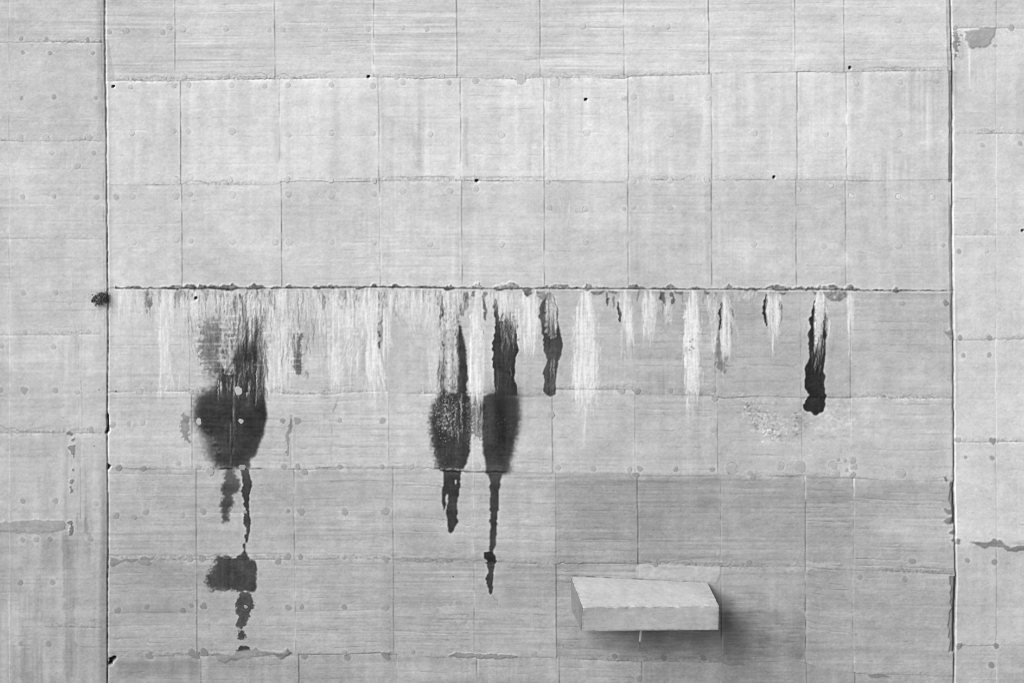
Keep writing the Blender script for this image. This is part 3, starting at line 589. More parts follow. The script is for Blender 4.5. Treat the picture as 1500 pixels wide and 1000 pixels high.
strands([(427, 943, 960), (465, 942, 960), (490, 944, 958)], 170, .55, (10, 32), wig=.35); strands([(440, 976, 986), (470, 975, 984)], 40, .38, (8, 24), wig=.4)
strands([(427, 1011, 1021), (460, 1006, 1022), (500, 1004, 1023), (560, 1004, 1024), (582, 1005, 1018)], 180, .5, (16, 60), topbias=1.3)
strands([(427, 1011, 1021), (470, 1007, 1021), (530, 1006, 1021)], 80, .5, (20, 60))
for _ in range(16):
    x = R.choice([R.uniform(1000, 1008), R.uniform(1020, 1028)]); y = R.uniform(450, 560); strands([(y, x - 2, x + 2), (y + 30, x - 2.5, x + 2.5)], 4, .7, (8, 30), w=.6, wig=.4)
strands([(575, 1005, 1008), (612, 1005, 1007)], 10, .5, (20, 36), w=.7); strands([(575, 1014, 1017), (606, 1014, 1016)], 10, .5, (20, 30), w=.7)
strands([(427, 1037, 1052), (470, 1040, 1050), (520, 1042, 1048)], 90, .34, (15, 45)); strands([(427, 1058, 1068), (480, 1058, 1070)], 110, .42, (15, 50), w=.7)
strands([(478, 1056, 1069), (515, 1057, 1068)], 170, .6, (10, 30)); strands([(510, 1059, 1063), (545, 1059, 1063)], 14, .45, (15, 30), w=.6)
strands([(440, 1068, 1076), (500, 1070, 1080)], 24, .5, (8, 26), wig=.6, w=.6); strands([(427, 1074, 1110), (440, 1076, 1106)], 50, .4, (4, 12))
strands([(427, 1123, 1143), (460, 1124, 1142), (482, 1126, 1141)], 200, .48, (15, 50), w=.75); strands([(470, 1131, 1134), (510, 1131, 1133)], 16, .7, (20, 40), w=.6)
strands([(440, 1124, 1146), (480, 1124, 1142)], 22, .8, (8, 22), A=DARK, w=.6)
strands([(427, 1197, 1207), (446, 1196, 1207)], 80, .8, (8, 24)); strands([(428, 1198, 1206), (460, 1195, 1206), (500, 1193, 1203)], 190, .5, (15, 45), w=.7); strands([(490, 1192, 1206), (545, 1188, 1204)], 26, .5, (10, 30), w=.6)
strands([(440, 1206, 1213), (490, 1210, 1216)], 26, .7, (8, 24), wig=.4, w=.7); strands([(440, 1205, 1211), (480, 1206, 1212)], 14, 1.2, (8, 20), A=DARK, w=.7)
strands([(460, 1178, 1184), (540, 1174, 1182)], 22, .3, (12, 36))
strands([(427, 1242, 1249), (470, 1243, 1248), (488, 1243, 1247)], 130, .55, (15, 45), w=.8); strands([(480, 1245, 1246), (512, 1245, 1246)], 6, .6, (18, 30), w=.7)

DK = 1 - np.exp(-np.clip(DARK, 0, 5)); T[:] = T * (1 - .85 * DK) + .85 * DK * (82 + 8 * nG)
LM = 1 - np.exp(-np.clip(LIME, 0, 5)); LM *= np.clip(.92 + .10 * nVs + .06 * nG, 0, 1)
T[:] = T * (1 - .94 * LM) + .94 * LM * (230 + 6 * nVs + 5 * nV + 3 * nG)
Z += .0008 * LM + .001 * blur(LM, 2); WET *= (1 - LM)
for (x, y) in ((1011, 500), (1014, 497), (1013, 508), (1010, 512), (1016, 510)):
    s2 = (slice(y - CY0 - 3, y - CY0 + 4), slice(x - CX0 - 3, x - CX0 + 4)); T[s2] -= 95 * np.exp(-(np.hypot((XX[s2] - x) * .7, YY[s2] - y) / 1.0)**2)
for x0, x1, y0, y1, mx in ((288, 350, 462, 556, .62), (425, 446, 484, 548, .62), (374, 396, 452, 540, .3)):
    y = y0
    while y < y1:
        hgt = R.uniform(7, 11); x = x0 + R.uniform(-3, 3)
        while x < x1:
            wd = R.uniform(3, 11); a_ = mx * R.rand()**.7 * smooth(x0 - 14, x0 + 34, x) * (.35 + .65 * smooth(y0, y0 + 30, y)) * (1 - .5 * smooth(y1 - 26, y1, y) * (x < 318))
            sl, m = mask([(x, y + .8), (x + wd, y + .8), (x + wd, y + hgt - 1), (x, y + hgt - 1)], .9, .8, fringe=(.8, 1.5), pad=8)
            m = m * a_ * np.clip(.8 + .4 * nVs[sl] + .3 * nF[sl], 0, 1.2); T[sl] = T[sl] * (1 - m) + m * 78; x += wd + R.uniform(.4, 1.6)
        hline(x0 - 4, x1 + 2, y + n1(W, 6, int(y * 3), .4), .8, 20, broken=.8); y += hgt
DARK[:] = 0
strands([(445, 352, 384), (520, 347, 387), (578, 318, 388)], 150, .9, (14, 60), A=DARK, w=.9, topbias=.7); strands([(430, 352, 362), (470, 352, 362)], 14, .7, (20, 50), A=DARK, w=.7)
strands([(470, 408, 436), (540, 410, 436)], 16, .6, (20, 60), A=DARK, w=.6); strands([(452, 735, 752), (500, 728, 755)], 34, .7, (14, 44), A=DARK, w=.9)
strands([(430, 646, 651), (577, 641, 650)], 18, .7, (10, 40), A=DARK, w=.8)
DK = 1 - np.exp(-np.clip(DARK, 0, 5)); T[:] = T * (1 - .85 * DK) + .85 * DK * (70 + 6 * nG)
def prof_poly(p): return [(b, a) for a, b, c in p] + [(c, a) for a, b, c in p[::-1]]
for p, lab in (([(427, 853, 864), (440, 848, 867), (470, 842, 869), (500, 842, 872), (545, 838, 877), (575, 841, 871), (600, 847, 862), (640, 854, 858)], 'broadest white lime streak, right of centre'),
               ([(427, 1011, 1021), (460, 1005, 1023), (500, 1003, 1024), (560, 1003, 1024), (582, 1005, 1018)], 'second broad white lime streak, between the broadest one and the right edge'),
               ([(427, 1242, 1249), (470, 1242, 1249), (490, 1243, 1247), (512, 1244, 1247)], 'thin white lime streak furthest right'),
               ([(427, 695, 703), (460, 691, 706), (540, 689, 708), (578, 690, 705)], 'white lime streak between the two side by side dark stains'),
               ([(428, 765, 785), (480, 766, 788), (510, 770, 780)], 'short white lime fan right of the side by side stains'),
               ([(428, 1058, 1068), (480, 1057, 1069), (515, 1057, 1068)], 'grey and white lime streak with a dark left edge'),
               ([(427, 943, 960), (465, 942, 960), (490, 944, 958)], 'ragged short lime streak left of the second broad streak'),
               ([(427, 1124, 1142), (460, 1125, 1142), (482, 1127, 1140)], 'grey lime beard in the small stain second from the right'),
               ([(430, 1197, 1206), (460, 1195, 1207), (500, 1194, 1202)], 'grey lime tongue in the near black stain'),
               ([(427, 909, 922), (460, 911, 924), (495, 918, 926)], 'short lime streak right of the thumb sized stain'),
               ([(428, 236, 244), (540, 234, 248), (573, 230, 255)], 'pale lime streak furthest left'),
               ([(465, 392, 426), (575, 390, 426)], 'wide pale lime sheet right of the wide left stain'),
               ([(427, 543, 551), (500, 538, 551), (573, 537, 566)], 'white lime streak left of the faint grey streak')):
    own(prof_poly(p), 'lime_streak', lab)

# --- the leaking pour joint: open crack, crusts of mortar along its upper lip, pale lower lip
j = J[4]; dy = YY - j[None, :]
c0 = np.where(xs_all < 262, 1.8 + .8 * n1(W, 6, 401), np.where(xs_all < 640, 1.6 + .6 * n1(W, 6, 402), np.where(xs_all < 1260, 1.2 + .6 * n1(W, 6, 403), .9)))
c0 = np.clip(c0 * 1.15 + .8 * n1(W, 2.5, 409), .3, 5)
xm = inC & (XX > 168) & (XX < 1388)
m = xm * smooth(-c0[None, :] - .8, -c0[None, :] + .4, dy) * smooth(1.0, .2, dy)
T[:] = T * (1 - .9 * m) + .9 * m * (112 + 18 * nG + 12 * nF); Z += .002 * m
kk = inC * np.exp(-(dy / .8)**2) * np.clip(.8 + .4 * n1(W, 5, 404), .2, 1.3)[None, :]
kk = kk * np.clip(.6 + .7 * n1(W, 9, 411), .1, 1.5)[None, :]
T -= 34 * kk * smooth(1390, 1250, XX); Z -= .004 * kk
wl_ = inC * np.exp(-((dy - 2.2) / 1.2)**2) * np.clip(.7 + .5 * n1(W, 6, 405), 0, 1.4)[None, :] * (.35 + .65 * smooth(700, 880, XX)) * (XX > 165)
T += wl_ * np.clip(226 - T, 0, 60) * .5; Z += .002 * wl_  # lit edge of the lower lip, painted as a pale line
T -= 10 * (inC & (dy > 4) & (XX > 1080) & (XX < 1390)) * np.exp(-((dy - 6) / 3)**2)
lumps = [(235, 262, 3.5, 0), (268, 290, 7, 0), (290, 303, 8, 0), (303, 322, 5.5, 0), (318, 352, 8, 1), (360, 388, 7.5, 1), (395, 412, 4.5, 0), (417, 429, 8.5, 0), (457, 470, 4, 0), (480, 489, 5, 0), (521, 534, 4, 0), (544, 552, 5.5, 0), (566, 592, 5, 0), (649, 664, 6.5, 3), (691, 707, 11, 1), (723, 763, 9.5, 2), (801, 838, 7, 0), (852, 867, 7, 1), (920, 935, 8.5, 0), (972, 990, 7, 0), (1060, 1073, 7, 0), (1072, 1116, 4.5, 0), (1121, 1154, 8, 0), (1155, 1176, 3.5, 0), (1178, 1198, 5, 0), (1195, 1235, 9.5, 1), (1238, 1256, 8, 1), (1306, 1316, 7, 1)]
for a, b, hh, low in lumps:
    n = 9; xs_ = np.linspace(a, b, n); jb = np.interp(xs_, xs_all, j)
    prof = np.sin(np.linspace(0.06, math.pi - .06, n))**.7 * R.uniform(.65, 1.15, n)
    poly = [(x, y - hh * p_) for x, y, p_ in zip(xs_, jb, prof)] + [(x, y + .5 + low * p_) for x, y, p_ in zip(xs_[::-1], jb[::-1], prof[::-1])]
    sl, m = mask(poly, .9, .6, pad=12)
    t = 122 if a < 800 else 138
    if 690 < a < 730 or a in (723, 801, 852): t = 150
    rim = np.clip(blur(m, 1.6) * 1.7 - m, 0, 1) * (m < .5)
    T[sl] += 16 * rim
    T[sl] = T[sl] * (1 - .95 * m) + .95 * m * (t + 13 * nF[sl] + 10 * nG[sl] + 8 * nM[sl] - 26 * smooth(-2.5, 0, dy[sl]))
    edge = np.clip(m - blur(m, 1.3), 0, 1); T[sl] -= 40 * edge
    Z[sl] += m * (.007 + .002 * nF[sl])
    if b - a >= 12: OV[sl][m > .5] = part('mortar_crust', 0)
for poly, t in (([(765, 423), (777, 422), (778, 431), (772, 436), (766, 431)], 110), ([(784, 426), (800, 426), (801, 436), (795, 441), (788, 434)], 150), ([(1206, 428), (1238, 427), (1238, 435), (1230, 441), (1218, 441), (1208, 434)], 140), ([(988, 426), (998, 426), (997, 431), (990, 431)], 128), ([(1030, 426), (1041, 426), (1039, 431), (1032, 430)], 128), ([(863, 426), (886, 426), (880, 430), (868, 431)], 130), ([(890, 425), (906, 426), (903, 430), (892, 429)], 132), ([(1140, 427), (1151, 427), (1147, 431), (1142, 430)], 125), ([(1187, 426), (1199, 428), (1195, 431), (1188, 429)], 128), ([(680, 427), (687, 427), (686, 436), (680, 434)], 120), ([(690, 427), (696, 427), (694, 434), (690, 433)], 130), ([(706, 426), (713, 427), (711, 434), (706, 433)], 130)):
    sl, m = mask(poly, .9, .7, pad=12); T[sl] = T[sl] * (1 - .9 * m) + .9 * m * (t + 9 * nF[sl] + 8 * nG[sl]); T[sl] -= 34 * np.clip(m - blur(m, 1.2), 0, 1); Z[sl] += m * .004
for px, py in ((699, 414), (699, 420), (1203, 420), (1213, 420), (1222, 435), (1227, 428)):
    s2 = (slice(py - CY0 - 4, py - CY0 + 5), slice(px - CX0 - 4, px - CX0 + 5)); T[s2] += 50 * np.exp(-(np.hypot(XX[s2] - px, YY[s2] - py) / 1.8)**2)

# --- repair mortar patches
def repair(poly, tone, block, label, name='mortar_patch', warp=.7, z=.006, soft=.8, rough=0, sub=True):
    sl, m = mask(poly, warp, soft, rough=rough)
    T[sl] = T[sl] * (1 - .95 * m) + .95 * m * (tone + 3 * nF[sl] + 3 * nM[sl] + 2 * nG[sl] + 2.5 * nHs[sl]); Z[sl] += z * m
    T[sl] -= 24 * np.clip(m - blur(m, 1.2), 0, 1)
    T[sl] += 12 * np.clip(blur(m, 1.5) * 1.6 - m, 0, 1) * (m < .5)
    if sub: OV[sl][m > .5] = part(name, block, label)
repair([(307, 957), (318, 956), (330, 957), (340, 957), (347, 953), (365, 951), (375, 948), (381, 952), (395, 953), (410, 955), (420, 950), (426, 955), (421, 959), (413, 964), (408, 958), (395, 958.5), (383, 960), (370, 963), (350, 963), (338, 966), (328, 971), (320, 967), (315, 961), (307, 959)], 144, 0, 'long ragged grey patch on the lowest joint at left')
repair([(161, 815), (168, 816), (172, 819), (190, 817), (203, 818), (212, 813), (219, 815), (221, 824), (214, 829), (207, 826), (200, 822), (185, 822), (172, 824), (166, 829), (161, 827)], 148, 0, 'dumbbell shaped grey patch beside the left wall joint')
repair([(655, 960), (668, 954), (690, 956), (720, 956), (750, 957), (758, 960), (745, 963), (690, 963), (668, 963)], 146, 0, 'long thin grey patch on the lowest joint below the knotted run', rough=.4)
repair([(400, 955), (416, 955), (420, 951), (427, 956), (415, 964), (408, 963), (400, 958)], 132, 0, 'dark end of the patch', sub=False)
repair([(558, 957), (566, 952), (571, 953), (572, 965), (566, 966), (560, 962)], 142, 0, 'small square grey patch on the lowest joint')
repair([(1270, 987), (1280, 985), (1295, 987), (1305, 990), (1285, 992), (1273, 991)], 140, 0, 'flat grey patch at the lower right of the middle block')
repair([(1050, 962), (1060, 958), (1076, 960), (1085, 968), (1092, 974), (1075, 975), (1058, 970)], 146, 0, 'grey patch on the lowest joint below the ledge')
repair([(1411, 46), (1430, 43), (1445, 39), (1458, 42), (1456, 55), (1450, 65), (1442, 70), (1438, 68), (1425, 72), (1419, 68), (1412, 58), (1414, 50)], 168, 2, 'grey rounded patch at the top of the right block')
repair([(1419, 792), (1430, 792), (1440, 794), (1450, 793), (1456, 789), (1464, 791), (1472, 796), (1480, 801), (1495, 798), (1600, 800), (1600, 806), (1500, 805), (1485, 807), (1477, 807), (1468, 801), (1458, 799), (1450, 799), (1443, 802), (1436, 799), (1428, 795)], 134, 2, 'dark grey zigzag mortar filled crack', name='filled_crack')
repair([(-300, 764), (0, 763), (60, 761), (92, 761), (97, 766), (93, 776), (75, 778), (55, 781), (20, 780), (0, 780), (-300, 781)], 163, 1, 'long grey band of mortar on the joint', warp=.9)
repair([(99, 762), (106, 761), (107, 772), (105, 782), (101, 784), (102, 775)], 130, 1, 'small dark chip at the end of the mortar band', rough=.7)
repair([(99, 654), (104, 651), (110, 651), (109, 662), (108, 672), (104, 666), (100, 660)], 146, 1, None, sub=False, rough=.5)
for x, y, a, b in ((107, 688, 2, 2), (105, 705, 4, 3.5), (104.5, 717, 2, 5), (101, 635, 5, 3), (106, 643, 3, 2.5)):
    repair([(x - a, y), (x - a * .5, y - b), (x + a * .6, y - b), (x + a, y), (x + a * .5, y + b), (x - a * .5, y + b)], 140, 1, None, sub=False, rough=.7)
for poly, t in (([(1380, 484), (1390, 484), (1396, 480), (1396, 496), (1391, 496), (1386, 490)], 150), ([(1382, 746), (1390, 744), (1396, 740), (1396, 752), (1386, 751)], 138), ([(1380, 762), (1388, 759), (1393, 753), (1396, 755), (1396, 767), (1385, 765)], 135), ([(1390, 779), (1397, 774), (1400, 779), (1397, 783)], 120), ([(1392, 790), (1397, 787), (1397, 794), (1393, 793)], 130), ([(1382, 698), (1386, 697), (1388, 703), (1384, 704)], 125), ([(1382, 443), (1389, 442), (1391, 447), (1384, 447)], 140)):
    repair(poly, t, 0, None, sub=False)
repair([(1401, 788), (1407, 789), (1406, 795), (1401, 795)], 138, 2, None, sub=False); repair([(1402, 941), (1408, 941), (1409, 949), (1402, 950)], 145, 2, None, sub=False)
sl, m = mask([(1396, 46), (1403, 48), (1407, 60), (1404, 68), (1401, 76), (1402, 86), (1396, 88)], 1.2, 2.5, rough=1.0); T[sl] -= 62 * m
sl, m = mask([(1403, 62), (1412, 62), (1416, 84), (1402, 90)], 1.5, 2.0, rough=.8); T[sl] -= 14 * m
# smooth pale repair band behind the ledge
repair([(933, 829), (937, 826), (1000, 827), (1056, 831), (1056, 842), (1050, 853), (935, 848)], 187, 0, 'smooth pale mortar band above the ledge', z=.004)
sl, m = mask([(815, 831), (930, 835), (930, 846), (836, 845), (815, 850)], 1.5, 2); T[sl] += 8 * m

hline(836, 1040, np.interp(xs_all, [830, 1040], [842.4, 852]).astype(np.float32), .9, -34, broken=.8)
# voids: spalls and open tie holes sunk into the face, inner shade painted dark
HOLES = [(166, 127), (540, 113), (698.5, 265), (858.5, 146), (1134, 260), (1245, 99.5), (1498, 338), (287, 437)]
for hx, hy in HOLES:
    d = np.hypot(XX - hx, YY - hy); Z -= .16 * (d < 2.0); T[d < 2.1] = 34; T -= 26 * np.exp(-((d - 2.6) / 1.0)**2)
for hx, hy, r in ((170, 573, 1.2), (145, 571, .9), (138, 653, .9), (957, 39, .9), (664, 844, 1)):
    d = np.hypot(XX - hx, YY - hy); T -= 120 * np.exp(-(d / r)**2)  # tiny holes: their shade painted as dark dots, without depth
for poly, dz in (([(158, 963), (170, 961), (172, 964), (166, 968), (163, 974), (158, 974)], .09), ([(157.6, 606), (159.2, 607), (159.4, 625), (160.2, 631), (158, 636), (155, 633), (157, 622)], .07), ([(158, 680), (163, 682), (161, 687), (158, 688)], .06)):
    sl, m = mask(poly, .7, .6); T[sl] = T[sl] * (1 - .85 * m) + .85 * m * (70 + 22 * nF[sl]); Z[sl] -= dz * m * (1 + .3 * nF[sl])
    T[sl] += 25 * np.clip(blur(m, 1.4) * 1.5 - m, 0, 1) * (nF[sl] > 0)

# ------------------------------------------------------------------ tie hole plugs (placed once the face is known)
# (x, y, radius, tone step, ring)
PL = []
def pl(s, r, d, ring=0):
    for t in s.split():
        x, y = t.split(','); PL.append((float(x), float(y), r * R.uniform(.9, 1.12), d * .82 + R.uniform(-4, 4), ring))
pl("31,57 68,57 128,58 33,77 73,78 136,78 31,143.5 140,143.5", 2.6, -34); pl("79,142", 4, -34)
pl("30,203 68,203 130,202 113,243", 4.2, -8, 1); pl("137,224 79,288 141,289", 3.2, -24); pl("75,224 34,429 81,428 101,443 36,486 130,486 2,507 141,737 133,789 113,574", 3.2, -12)
pl("33,288 78,507 1,571 81,571", 3.6, -18); pl("35,571", 4.6, -24); pl("133,628", 3.6, -20); pl("33,733 81,733 33,790 53,789 73,789 30,853 77,852 30,942 71,942", 3.4, -24)
pl("160,47", 3.2, -30); pl("185,45 249,40 268,43 331,43 238,48", 3.6, -8, 1); pl("394,45 414,44 476,43 539,43 590,41 625,43", 3.2, -10); pl("730,44 854,39 978,39 1315,31", 3.4, -8, 1)
pl("185,114 248,115 270,113 333,113 387,113 580,112 648,112", 3.6, 2, 1)
pl("191,128 255,126 276,124 339,125 388,126 546,126 697,119", 3.6, -14, 1); pl("422,124.5 485,125 590,121 658,121.5", 3.4, -22, 1); pl("763,116 813,122", 6.5, -12, 1)
pl("805,145 928,142 983,143 1036,144", 3.8, -8, 1); pl("914,144", 3, -22); pl("1254,122 1319,120.5 1371,119", 3.4, -4, 1)
pl("193,195 255,191 276,193 485,195 546,196 423,198", 3.2, -8, 1); pl("340,193", 5, -12, 1); pl("630,196 735,198 860,195 982,197 1105,195 1317,196 1210,196", 3.8, -4, 1)
pl("258,263 279,260 337,264 421,263 484,264 548,265 655,264 802,266 928,265 982,264 1036,263 1161,259", 3.4, 6, 1)
pl("170,288", 4, -32); pl("194,288 258,287 278,285 341,286 423,285 547,284 590,280 659,280 697,277 805,304 858,306 981,305 1037,305", 3.6, -5, 1); pl("485,286", 5, -5, 1); pl("914,306 928,304", 2.6, -14, 1)
pl("1170,277 1217,272 1247,287 1316,288 1365,289", 3.2, 20, 1)
pl("196,355 258,351 279,353 341,354 403,355 424,355 486,355 548,355.5 630,357 735,358 858,355 1104,358 1206,361 1316,360", 3.4, -2, 1); pl("1381,359", 3, -20)
pl("219,444", 4, -36, 1); pl("1254,444 1322,444 1385,443", 3.4, -16)
pl("349.5,572", 6, 0); pl("291,617", 4.6, 0); pl("353,616.5", 3.8, 0); pl("355,684", 4, 0); pl("359,749 360,888", 2.8, 0)
pl("165,622", 4, -20); pl("188,620 209,619 272,615", 3.6, -14); pl("205,574 280,574 287,574", 3.6, 2, 1)
pl("414,616 497,615", 3.8, -32); pl("436,616 560,616", 4.8, -32); pl("174,685", 4.6, -30, 1); pl("210,686 261,678 291,683", 3.8, -18); pl("308,690", 5, -12, 1)
pl("416,683 436,683 498,683", 4, -30); pl("446,690", 4.6, -24); pl("560,683", 3.4, -24); pl("602,683 699,682", 4, -4, 1)
pl("817,685 869,686 922,687", 3.6, -18, 1); pl("937,686 990,687 1043,687", 3.8, -36); pl("1072,685 1172,683", 8, -12, 1); pl("1143,683 1221,681 1225,694", 5, -12, 1); pl("1228,673 1238,674 1240,688", 2.4, -24); pl("1249,674 1251,683 1249,695", 4.4, -20)
pl("1319,693", 7, -14, 1); pl("1103,699 1098,692", 4, -12)
pl("170,755", 4.2, -26, 1); pl("214,749 298,749", 4, -22); pl("197,757 267,754", 3.2, -12)
pl("422,748", 2.8, -34); pl("441,749 505,749", 4.8, -26); pl("564,748", 5.4, -26)
pl("278,817 296,818", 4.2, -14); pl("407,822", 5, -32); pl("421,815", 4.6, -32); pl("440,815", 3.8, -32); pl("504,816", 2.4, -28); pl("565,818", 5, -16)
pl("1259,844 1325,848", 3.4, -16); pl("1336,821", 4, -26); pl("1097,824 960,826", 4, -10)
pl("172,893", 4.4, -28); pl("215,888 268,893 280,886", 3.4, -22); pl("298,887", 4, -34)
pl("422,889", 4, -32); pl("442,888 504,888", 3.4, -26); pl("564,889", 4.8, -20)
pl("219,959", 5, -28); pl("280,955 287,959 299,955", 5.2, -24); pl("446,961 508,962", 4.2, -26); pl("505,955 605,954", 3.4, -20); pl("783,957", 4.6, -20)
pl("932,695 982,572 910,573 934,573 1046,570", 3.8, -16); pl("1047,583", 4.2, -18); pl("1045,629", 4.8, -14); pl("807,607", 4.6, -18)
pl("900,960 972,962 1030,963", 3.6, -20); pl("937,993", 4, -18)
pl("1457,67", 2.8, -36); pl("1481,41", 4.2, -28); pl("1438,213", 2.6, -18, 1); pl("1494,210", 3.6, -34); pl("1399,41", 3.6, -36); pl("1444,340 1445,368", 3, -8, 1); pl("1404,368", 3.6, -36)
pl("1406,494 1449,494", 3.8, -44); pl("1411,520", 2.8, -46); pl("1449,519.5", 3.6, -48); pl("1403,644", 3.8, -30); pl("1454,645", 4.4, -46); pl("1414,669", 2.4, -46); pl("1453,670", 3.4, -48)
pl("1417,820", 3.4, -44); pl("1456,822", 4.2, -46); pl("1459,945", 3.6, -50); pl("1452,973", 4.6, -44)
for x, y, r, d, ring in PL:
    s2 = (slice(int(y) - CY0 - 10, int(y) - CY0 + 11), slice(int(x) - CX0 - 10, int(x) - CX0 + 11))
    dd = np.hypot(XX[s2] - x, YY[s2] - y) + .6 * nW1[s2]
    T[s2] += -(17 if ring else 7) * np.exp(-((dd - r - .5) / .8)**2) * np.clip(.8 + .6 * nF[s2], 0, 1.6)
    T[s2] += 6 * np.exp(-((dd - r - 2.4) / 1.2)**2)

T += .75 * (T - blur(T, 1.3))               # sharpening put into the tone along every edge
T = np.clip(T, 26, 242)
lin = np.where(T / 255 <= .04045, T / 255 / 12.92, ((T / 255 + .055) / 1.055)**2.4)
ALB = np.clip(lin / ALB_K, .008, .8).astype(np.float32)

# ------------------------------------------------------------------ materials
def new_mat(name):
    m = bpy.data.materials.new(name); m.use_nodes = True
    return m, m.node_tree.nodes, m.node_tree.links, m.node_tree.nodes["Principled BSDF"]
def concrete_mat(name, kind, col=.4, var=.1, bump=.25):
    """kind: 'GEOMETRY' reads the painted-on tone of each spot, 'OBJECT' one tone per object, None a plain colour"""
    m, n, l, b = new_mat(name)
    geo = n.new("ShaderNodeNewGeometry")
    if kind:
        at = n.new("ShaderNodeAttribute"); at.attribute_type = kind; at.attribute_name = "tone"; base = at.outputs["Fac"]
    else:
        v = n.new("ShaderNodeValue"); v.outputs[0].default_value = col; base = v.outputs[0]
    fac = None
    for sc, dt, am, stretch in ((55, 4, var, (1, 1, 1)), (9, 5, var * .8, (1, 1, 1)), (30, 3, var * .7, (.12, .12, 1))):
        mp = n.new("ShaderNodeMapping"); mp.inputs["Scale"].default_value = stretch; l.new(geo.outputs["Position"], mp.inputs[0])
        t = n.new("ShaderNodeTexNoise"); t.inputs["Scale"].default_value = sc; t.inputs["Detail"].default_value = dt; t.inputs["Roughness"].default_value = .65
        l.new(mp.outputs[0], t.inputs["Vector"])
        r = n.new("ShaderNodeMapRange"); r.inputs[1].default_value = .25; r.inputs[2].default_value = .75; r.inputs[3].default_value = 1 - am; r.inputs[4].default_value = 1 + am
        l.new(t.outputs["Fac"], r.inputs[0])
        if fac is None: fac = r.outputs[0]; first = t
        else:
            mu = n.new("ShaderNodeMath"); mu.operation = 'MULTIPLY'; l.new(fac, mu.inputs[0]); l.new(r.outputs[0], mu.inputs[1]); fac = mu.outputs[0]
    mu = n.new("ShaderNodeMath"); mu.operation = 'MULTIPLY'; l.new(base, mu.inputs[0]); l.new(fac, mu.inputs[1])
    l.new(mu.outputs[0], b.inputs["Base Color"])
    b.inputs["Specular IOR Level"].default_value = .15
    if kind == 'GEOMETRY':
        w = n.new("ShaderNodeAttribute"); w.attribute_name = "wet"
        r = n.new("ShaderNodeMapRange"); r.inputs[3].default_value = .92; r.inputs[4].default_value = .62
        l.new(w.outputs["Fac"], r.inputs[0]); l.new(r.outputs[0], b.inputs["Roughness"])
    else: b.inputs["Roughness"].default_value = .92
    bp = n.new("ShaderNodeBump"); bp.inputs["Strength"].default_value = bump; bp.inputs["Distance"].default_value = .01
    l.new(first.outputs["Fac"], bp.inputs["Height"]); l.new(bp.outputs[0], b.inputs["Normal"])
    return m
M_wall = concrete_mat("board_marked_concrete", 'GEOMETRY', var=.04, bump=.10)
M_plug = concrete_mat("plug_mortar", 'OBJECT', var=.07)
M_core = concrete_mat("mass_concrete", None, .3)
M_ledge = concrete_mat("ledge_concrete", 'GEOMETRY', var=.045, bump=.15)
M_ground = concrete_mat("packed_gravel", None, .22, var=.2, bump=.6)
M_weed, n_, l_, b_ = new_mat("dark_leaf"); b_.inputs["Base Color"].default_value = (.03, .03, .03, 1); b_.inputs["Roughness"].default_value = .8
M_pipe, n_, l_, b_ = new_mat("dull_pipe"); b_.inputs["Base Color"].default_value = (.5, .5, .5, 1); b_.inputs["Roughness"].default_value = .6

# ------------------------------------------------------------------ ground
def mesh_obj(name, v, f, mat, parent=None, smooth_=False):
    me = bpy.data.meshes.new(name); me.from_pydata(v, [], f); me.update(); me.materials.append(mat)
    if smooth_: me.polygons.foreach_set("use_smooth", np.ones(len(f), bool))
    o = bpy.data.objects.new(name, me); COL.objects.link(o)
    if parent: o.parent = parent
    return o
g = mesh_obj("ground", [(-2500, -2500, 0), (2500, -2500, 0), (2500, 4, 0), (-2500, 4, 0)], [(0, 1, 2, 3)], M_ground); g['kind'] = 'structure'

# ------------------------------------------------------------------ wall blocks
def thing(name, label, cat, loc):
    o = bpy.data.objects.new(name, None); COL.objects.link(o); o.location = loc
    o['label'] = label; o['category'] = cat; o['kind'] = 'thing'; return o
blocks = [thing("concrete_wall", "wide middle concrete wall block with dark water stains and white lime streaks", "wall", (0, 0, 0)),
          thing("concrete_wall", "narrow concrete wall block at the left edge, with a long grey mortar band low down", "wall", (wx(0), 0, 0)),
          thing("concrete_wall", "narrow concrete wall block at the right edge, with a dark zigzag filled crack", "wall", (wx(1450), 0, 0))]
for o in blocks: o['group'] = "concrete wall blocks side by side"
bpy.context.view_layer.update()

def axis(lo, a, b, hi, step, coarse):
    return np.concatenate([np.arange(lo, a, coarse), np.arange(a, b, step), np.arange(b, hi, coarse), [hi]]).astype(np.float64)
gx = axis(CX0, -26, 1530, CX1 - 2, 1.12, 8.0); gy = axis(CY0, -24, 1024, CY1 - 1, 1.12, 8.0)
def sample(A, gx, gy):
    fx_ = gx - CX0; fy_ = gy - CY0
    ix = np.clip(fx_.astype(int), 0, W - 2); iy = np.clip(fy_.astype(int), 0, H - 2)
    tx = (fx_ - ix)[None, :]; ty = (fy_ - iy)[:, None]
    a = A[np.ix_(iy, ix)]; b = A[np.ix_(iy, ix + 1)]; c = A[np.ix_(iy + 1, ix)]; d = A[np.ix_(iy + 1, ix + 1)]
    return (a * (1 - tx) + b * tx) * (1 - ty) + (c * (1 - tx) + d * tx) * ty
vt = sample(ALB, gx, gy).astype(np.float32); vz = sample(Z, gx, gy); vw = sample(WET, gx, gy).astype(np.float32)
nx, ny = len(gx), len(gy)
co = np.empty((ny, nx, 3), np.float32)
co[..., 0] = wx(gx)[None, :]; co[..., 1] = -vz; co[..., 2] = wz(gy)[:, None]
co = co.reshape(-1, 3); vt = vt.ravel(); vw = vw.ravel()
cxm = np.clip(((gx[:-1] + gx[1:]) / 2 - CX0).astype(int), 0, W - 1); cym = np.clip(((gy[:-1] + gy[1:]) / 2 - CY0).astype(int), 0, H - 1)
